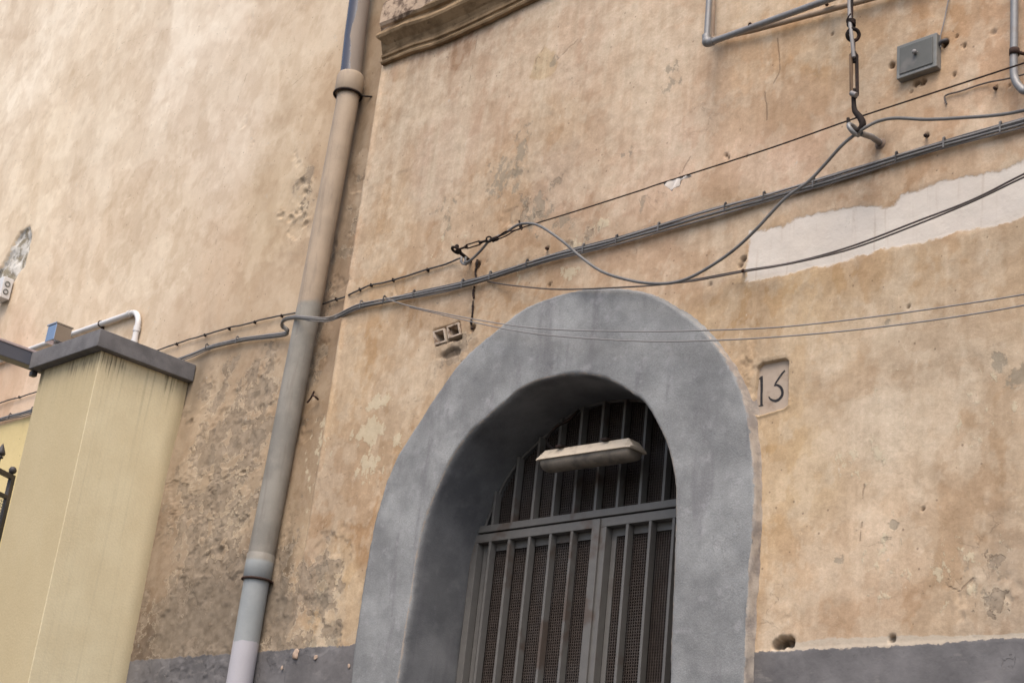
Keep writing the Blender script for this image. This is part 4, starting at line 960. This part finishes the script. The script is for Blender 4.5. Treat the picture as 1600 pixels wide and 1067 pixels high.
turnbuckle(at(728, 386, -.13), at(751, 379, -.13), .010, .0042, M['dark_rust'], M['dark_rust'], tb)
mb_ = MB(); mb_.tube([at(716, 390, -.13), at(728, 386, -.13)], .006, 8); mb_.build('hook_rod', M['dark_rust'], tb)
mb_ = MB(); mb_.tube([at(750, 379, -.13), at(761, 376, -.13)], .007, 8); mb_.build('threaded_rod', M['dark_rust'], tb)
mb_ = MB(); mb_.torus(at(764, 374, -.13), tuple(-CAMF), .014, .005, 16); mb_.build('eye', M['dark_rust'], tb)
mb_ = MB()
P = spline([at(766, 374, -.13), at(775, 373, -.13), at(782, 367, -.13), at(790, 362, -.13), at(800, 361, -.13), at(812, 358, -.13)], 5); mb_.tube(P, .004, 6)
P = spline([at(768, 375, -.135), at(780, 373, -.135), at(792, 368, -.135), at(803, 361, -.135), at(814, 357, -.135)], 5); mb_.tube(P, .004, 6)
for s_ in range(4): mb_.torus(at(770 + s_ * 2.2, 375 - s_ * .8, -.132), (at(780, 370, 0) - at(770, 374, 0)).normalized(), .010, .004, 12)
mb_.tube([at(811, 345, -.13), at(813, 352, -.132), at(815, 359, -.13)], .005, 6); mb_.torus(at(814, 355, -.13), (1, 0, .3), .010, .004, 12)
mb_.build('wire_binding', M['dark_rust'], tb)

# big eye bolt, hook and turnbuckle
EY = -.215
eb = empty('eye_bolt', at(1376, 224, 0), 'thick pale grey eye bolt sticking out of the wall under the big hook', 'eye bolt')
mb_ = MB(); mb_.tube([at(1380, 227, .03), at(1362, 214, -.09), at(1345, 209, -.19)], [.015, .014, .012], 12); mb_.build('shank', M['zinc'], eb)
mb_ = MB(); mb_.torus(at(1334, 203, EY), (.75, -.1, .35), .030, .010, 24, 10); mb_.build('eye', M['zinc'], eb)
mb_ = MB(); mb_.lathe(at(1376, 225, 0), (0, -1, 0), [(-.01, .03), (.004, .026), (.008, .014)], 14); mb_.build('plaster_collar', simple('mortar', alb((130, 112, 98)), .95), eb)
bt = empty('turnbuckle', at(1334, 120, EY), 'large rusty turnbuckle hanging vertically with its hook in the eye bolt', 'turnbuckle')
turnbuckle(at(1334, 84, EY), at(1335, 151, EY), .0125, .0085, simple('tan rust', (.14, .09, .055), .85), M['dark_rust'], bt)
mb_ = MB(); mb_.tube([at(1333, 64, EY), at(1333.5, 84, EY), at(1333.8, 98, EY)], .009, 10); mb_.torus(at(1333, 55, EY), tuple(-CAMF), .026, .0085, 24); mb_.build('eye_rod', M['dark_rust'], bt)
mb_ = MB(); mb_.tube(spline([at(1334, 140, EY), at(1334, 160, EY), at(1336, 174, EY), at(1344, 184, EY), at(1348, 194, EY), at(1343, 203, EY), at(1334, 204, EY - .01), at(1327, 196, EY - .01), at(1325, 185, EY - .01)], 8), [.010, .010, .013, .015, .014, .012, .010, .007], 12); mb_.build('hook', M['dark_rust'], bt)
mb_ = MB(); mb_.tube([at(1330, 146, EY - .014), at(1338, 149, EY - .014)], .012, 8); mb_.build('collar', M['zinc'], bt)
o, _ = cable([(1326, -40, EY), (1327, 0, EY), (1328, 35, EY - .01), (1331, 60, EY - .02), (1334, 90, EY - .016)], .009, M['cable_light'], 'cable', n=8)
tag(o, 'pale flat strap cable passing through the eye above the large turnbuckle', 'cable')
mb_ = MB(); mb_.tube(spline([at(1332, -40, EY), at(1331.5, 0, EY), at(1331, 30, EY), at(1331, 42, EY), at(1330, 48, EY)], 5), .006, 8)
for s_ in range(5): mb_.torus(at(1330, 33 + s_ * 1.6, EY), (0, .1 * s_, 1), .017, .004, 14)
mb_.tube(spline([at(1327, 42, EY - .01), at(1323, 34, EY - .02), at(1325, 28, EY - .02), at(1329, 22, EY - .01)], 5), .0035, 6)
o = mb_.build('steel_rope', M['dark_rust']); tag(o, 'dark steel rope tied with twisted wire above the large turnbuckle', 'rope')

# tube frame top right
FYY = -.20
fr = empty('tube_frame', at(1106, 66, FYY), 'grey tubular metal frame projecting from the wall at the top of the facade', 'metal frame')
cr = at(1106, 67, FYY)
mb_ = MB(); mb_.tube([at(1108.5, -60, FYY), at(1108, 0, FYY), at(1104.5, 58, FYY)], .015, 14); mb_.build('front_upright', M['zinc'], fr)
mb_ = MB(); mb_.tube([at(1112, 66, FYY), at(1294, 0, FYY), at(1430, -49, FYY)], .0155, 14); mb_.build('front_rail', M['zinc'], fr)
mb_ = MB(); mb_.sphere(at(1105, 66, FYY), .026, 16, 10); mb_.tube([at(1103.5, 56, FYY), at(1104, 64, FYY)], .021, 14); mb_.tube([at(1107, 67.5, FYY), at(1114, 65, FYY)], .021, 14); mb_.build('elbow', M['zinc'], fr)
mb_ = MB(); mb_.tube([at(1172, 41.5, FYY), at(1172.6, 41.3, FYY)], .0162, 14); mb_.tube([at(1172, 41, FYY), at(1173, 40.7, FYY)], .0165, 14); mb_.build('joint', M['rust'], fr)
painted = simple('overpainted tube', alb((168, 146, 124)), .8, 0, .2, .15, alb((130, 110, 94)), 20)
mb_ = MB(); mb_.tube([at(1114, -60, -.03), at(1115, 0, -.03), at(1113, 61, -.03)], .010, 12); mb_.tube([at(1113, 62, -.03), at(1180, 47, -.03), at(1340, 4, -.03), at(1480, -35, -.03)], .014, 12); mb_.build('back_rail', painted, fr)
mb_ = MB(); mb_.tube([at(1106, 66, FYY), at(1124, 60, -.03)], .012, 10); mb_.build('wall_stub', M['zinc'], fr)
mb_ = MB(); mb_.tube([at(1292, 8, -.02), at(1289, 0, -.1), at(1300, -6, FYY)], .009, 8); mb_.box(at(1298, 2, -.05).x - .02, at(1298, 2, -.05).x + .03, -.09, -.05, at(1298, 2, -.05).z - .01, at(1298, 2, -.05).z + .015, .003); mb_.build('clamp', M['rust'], fr)

# wall box
jb = empty('wall_box', at(1432, 88, 0), 'square grey metal wall box with a small knob on its cover', 'junction box')
q = at(1432, 88, -.035)
mb_ = MB(); mb_.box(q.x - .097, q.x + .097, -.036, .01, q.z - .084, q.z + .084, .004); mb_.build('box_body', M['box_metal'], jb)
mb_ = MB(); mb_.box(q.x - .080, q.x + .080, -.041, -.0365, q.z - .067, q.z + .067, .003); mb_.build('cover', simple('cover metal', (.115, .115, .105), .6, .1, .3, .2, (.25, .22, .2), 14), jb)
mb_ = MB(); mb_.lathe((q.x, -.041, q.z + .012), (0, -1, 0), [(0, .009), (.010, .009), (.014, .011), (.019, .009), (.021, .0005)], 14); mb_.build('knob', M['cable_light'], jb)
mb_ = MB(); mb_.tube(spline([(q.x + .096, -.012, q.z + .03), (q.x + .11, -.018, q.z + .04), (q.x + .13, -.01, q.z + .045), at(1476, 68, .03)], 4), .009, 8); mb_.build('cable_tail', M['black_iron'], jb)

# right-hand pipe
rp = empty('wall_pipe', at(1584, 60, -.04), 'grey metal pipe coming down at the right edge and turning right', 'pipe')
mb_ = MB(); mb_.tube(spline([at(1585, -60, -.05), at(1585, 0, -.05), at(1584.5, 60, -.05), at(1584, 110, -.05), at(1587, 127, -.05), at(1595, 138, -.05), at(1608, 143, -.05), at(1680, 140, -.05)], 8), .0165, 14); mb_.build('pipe_tube', M['zinc'], rp)
mb_ = MB(); q = at(1585, 82, -.05); mb_.lathe((q.x, q.y, q.z), (0, 0, 1), [(-.014, .019), (-.014, .021), (.014, .021), (.014, .019)], 14); mb_.tube([(q.x + .01, q.y + .01, q.z), (q.x + .06, .03, q.z)], .008, 8); mb_.build('clamp', M['rust'], rp)

# ---------------------------------------------------------------- house number
hn = empty('house_number', (-3.61, .02, 3.76), 'small stone house number plate reading 13, sunk in the plaster right of the arch', 'house number')
mb_ = MB(); mb_.box(-3.712, -3.518, .019, .034, 3.748, 4.000); mb_.build('plate', M['stone_plate'], hn)
def zp(a, b): q = at(1160 + a / 8.89, 540 + b / 8.89, .019); return (q.x, 0, q.z)
mb_ = MB(); mb_.ribbon([zp(*q) for q in [(266, 425), (268, 500), (270, 600), (266, 700), (266, 830)]], [.013, .0135, .0125, .0115, .012], .0175, .0205)
mb_.ribbon([zp(232, 466), zp(262, 440)], [.004, .007], .0173, .0203); mb_.ribbon([zp(230, 838), zp(292, 828)], [.004, .004], .0171, .0201); mb_.build('numeral_one', M['ink'], hn)
mb_ = MB(); mb_.ribbon([zp(*q) for q in [(592, 345), (555, 385), (510, 450), (455, 532)]], [.007, .009, .009, .007], .0175, .0205)
P = spline([zp(*q) for q in [(442, 552), (482, 547), (530, 575), (556, 630), (552, 690), (515, 740), (465, 765), (415, 755), (380, 730), (368, 705)]], 5)
mb_.ribbon(P, [.004 + .009 * math.sin(math.pi * min(1, (i + 4) / (len(P) + 2))) for i in range(len(P))], .0173, .0203); mb_.build('numeral_three', M['ink'], hn)

# hollow brick
hbk = empty('hollow_brick', at(700, 522, 0), 'broken hollow brick with two square holes exposed in the plaster left of the arch', 'brick')
for (c4) in ([(678, 519), (694, 514), (697, 533), (681, 538)], [(699, 511), (716, 505), (719, 522), (702, 528)]):
    P = [at(a, b, 0) for a, b in c4]; cc = sum(P, Vector()) / 4
    mb_ = MB(); n = 4; vs = []
    for yy, s_ in ((-.004, 1.0), (-.004, .78), (.095, .74), (.095, 1.0)):
        for q in P: vs.append((cc.x + (q.x - cc.x) * s_ * 1.12, yy + rnd.uniform(-.002, .002), cc.z + (q.z - cc.z) * s_ * 1.12))
    fs_ = []
    for i in range(4):
        for k in range(4): fs_.append((i * 4 + k, i * 4 + (k + 1) % 4, ((i + 1) % 4) * 4 + (k + 1) % 4, ((i + 1) % 4) * 4 + k))
    mb_.add(vs, fs_); mb_.build('cell', M['brick'], hbk)

# rusty strip in the plaster crack
mb_ = MB(); r8 = random.Random(3)
for seg in ([(746, 406), (745, 415), (743, 425), (744, 434)], [(741, 447), (740, 458), (740, 466)], [(739, 470), (738, 484), (737, 496)], [(736, 500), (736, 508)]):
    P = spline([at(a + r8.uniform(-.6, .6), b, -.004) for a, b in seg], 5); mb_.tube(P, [.003 + .005 * r8.random() for _ in P], 6)
mb_.sphere(at(738, 513, -.006), .011, 8, 6, (1.2, .6, .8)); mb_.sphere(at(745, 412, -.006), .012, 8, 6, (.8, .6, 1.6))
o = mb_.build('rusted_rod', M['dark_rust']); tag(o, 'corroded iron rod showing in a vertical crack between the cables and the hollow brick', 'rod')

# nails and studs
def nail(name, P, r, label, mat='dark_rust', grp=None):
    mb_ = MB(); mb_.tube(P, r, 7); mb_.sphere(P[-1], r * 1.5, 8, 6); o = mb_.build(name, M[mat]); tag(o, label, 'nail', grp)
mb_ = MB(); mb_.tube(spline([at(480, 629, -.02), at(486, 621, -.02), at(491, 611, -.02)], 4), .006, 7); mb_.tube(spline([at(488, 617, -.02), at(493, 620, -.02), at(497, 624, .01)], 4), .006, 7)
o = mb_.build('wall_hook', M['rust']); tag(o, 'rusty forked hook sticking out of the wall just right of the downpipe', 'hook')
nail('nail', [at(1163, 425, .02), at(1161, 423, -.045)], .006, 'rusty nail carrying the brown wires at the left end of the pink strip', 'rust')
nail('nail', [at(1450, 213, .02), at(1446, 212, -.03)], .006, 'single dark nail between the grey cable and the bundle at upper right')
nail('nail', [at(857, 389, .02), at(854, 388, -.025)], .006, 'rusty nail above the cable bundle over the arch crown', 'rust')
nail('nail', [at(1557, 139, .02), at(1554, 138, -.02)], .005, 'small nail below the thin painted wire stub at the right edge', 'rust')
# chipped plaster lumps on the grey base left of the arch
lump = simple('bare lime plaster', alb((190, 166, 146)), .95, 0, .1, .15, alb((120, 96, 80)), 60)
for (a, b, s_, lb) in [(462, 1022, .026, 'large curled chip of pale plaster on the grey base right of the downpipe'), (493, 1027, .014, 'middle chip of pale plaster on the grey base left of the arch'), (440, 1043, .010, 'lowest small chip of pale plaster beside the downpipe'), (545, 1040, .010, 'small reddish plaster chip next to the left leg of the arch')]:
    q = at(a, b, -.004); mb_ = MB(); mb_.sphere(q, s_, 14, 10, (1, .25, 1.2))
    mb_.v = [(v[0] + s_ * .5 * (float(vnoise(np.array([v[0] * 60 + 9]), np.array([v[2] * 60]), 777)[0]) - .5), v[1] + s_ * .5 * (float(vnoise(np.array([v[0] * 50]), np.array([v[2] * 50]), 779)[0]) - .5), v[2] + s_ * .6 * (float(vnoise(np.array([v[0] * 70 + 3]), np.array([v[2] * 55]), 781)[0]) - .5)) for v in mb_.v]
    o = mb_.build('plaster_chip', lump); tag(o, lb, 'plaster chip', 'plaster chips on the grey base')

# cloth scrap on the steel wire
A = at(1078, 271, -.155); B = at(1036, 285, -.15); nU, nV = 16, 12; vs = []
bot = [at(1036, 289, -.15), at(1043, 293, -.16), at(1050, 299, -.17), at(1058, 291, -.16), at(1066, 283, -.155), at(1079, 274, -.155)]
bs = spline(bot, 4)
for i in range(nU + 1):
    u = i / nU; t_ = B.lerp(A, u); k = u * (len(bs) - 1); k0 = min(int(k), len(bs) - 2); b_ = bs[k0].lerp(bs[k0 + 1], k - k0)
    for j in range(nV + 1):
        v_ = j / nV; q = t_.lerp(b_, v_); q.y += .012 * math.sin(u * 19 + v_ * 2) * v_; vs.append(q)
fs_ = [(i * (nV + 1) + j, i * (nV + 1) + j + 1, (i + 1) * (nV + 1) + j + 1, (i + 1) * (nV + 1) + j) for i in range(nU) for j in range(nV)]
mb_ = MB(); mb_.add(vs, fs_, True); o = mb_.build('cloth_scrap', M['cloth'], fix=False)
md_ = o.modifiers.new('solid', 'SOLIDIFY'); md_.thickness = .002
tag(o, 'small torn scrap of whitish cloth caught on the taut steel wire', 'cloth')

# ---------------------------------------------------------------- ground
mb_ = MB(); mb_.add([(-200, -200, 0), (200, -200, 0), (200, 200, 0), (-200, 200, 0)], [(0, 1, 2, 3)])
N = NT('street paving'); p = N.geo(); n1 = N.noise(p, 1.2, 8, .6); n2 = N.noise(p, 40, 5, .6)
N.bump(n2, .004); gm = N.done(N.mix(n1, (.045, .045, .046), (.09, .085, .08)), .9)
o = mb_.build('ground', gm); tag(o, 'dark worn stone paving of the street', None, None, 'structure')
mb_ = MB(); mb_.box(-22, 6, -1.3, .0, .002, .13, .01)
N = NT('pavement stone'); p = N.geo(); n1 = N.noise(p, 3, 8, .6); N.bump(n1, .004)
o = mb_.build('pavement', N.done(N.mix(n1, (.10, .095, .09), (.16, .15, .14)), .9)); tag(o, 'narrow grey stone pavement along the building', None, None, 'structure')
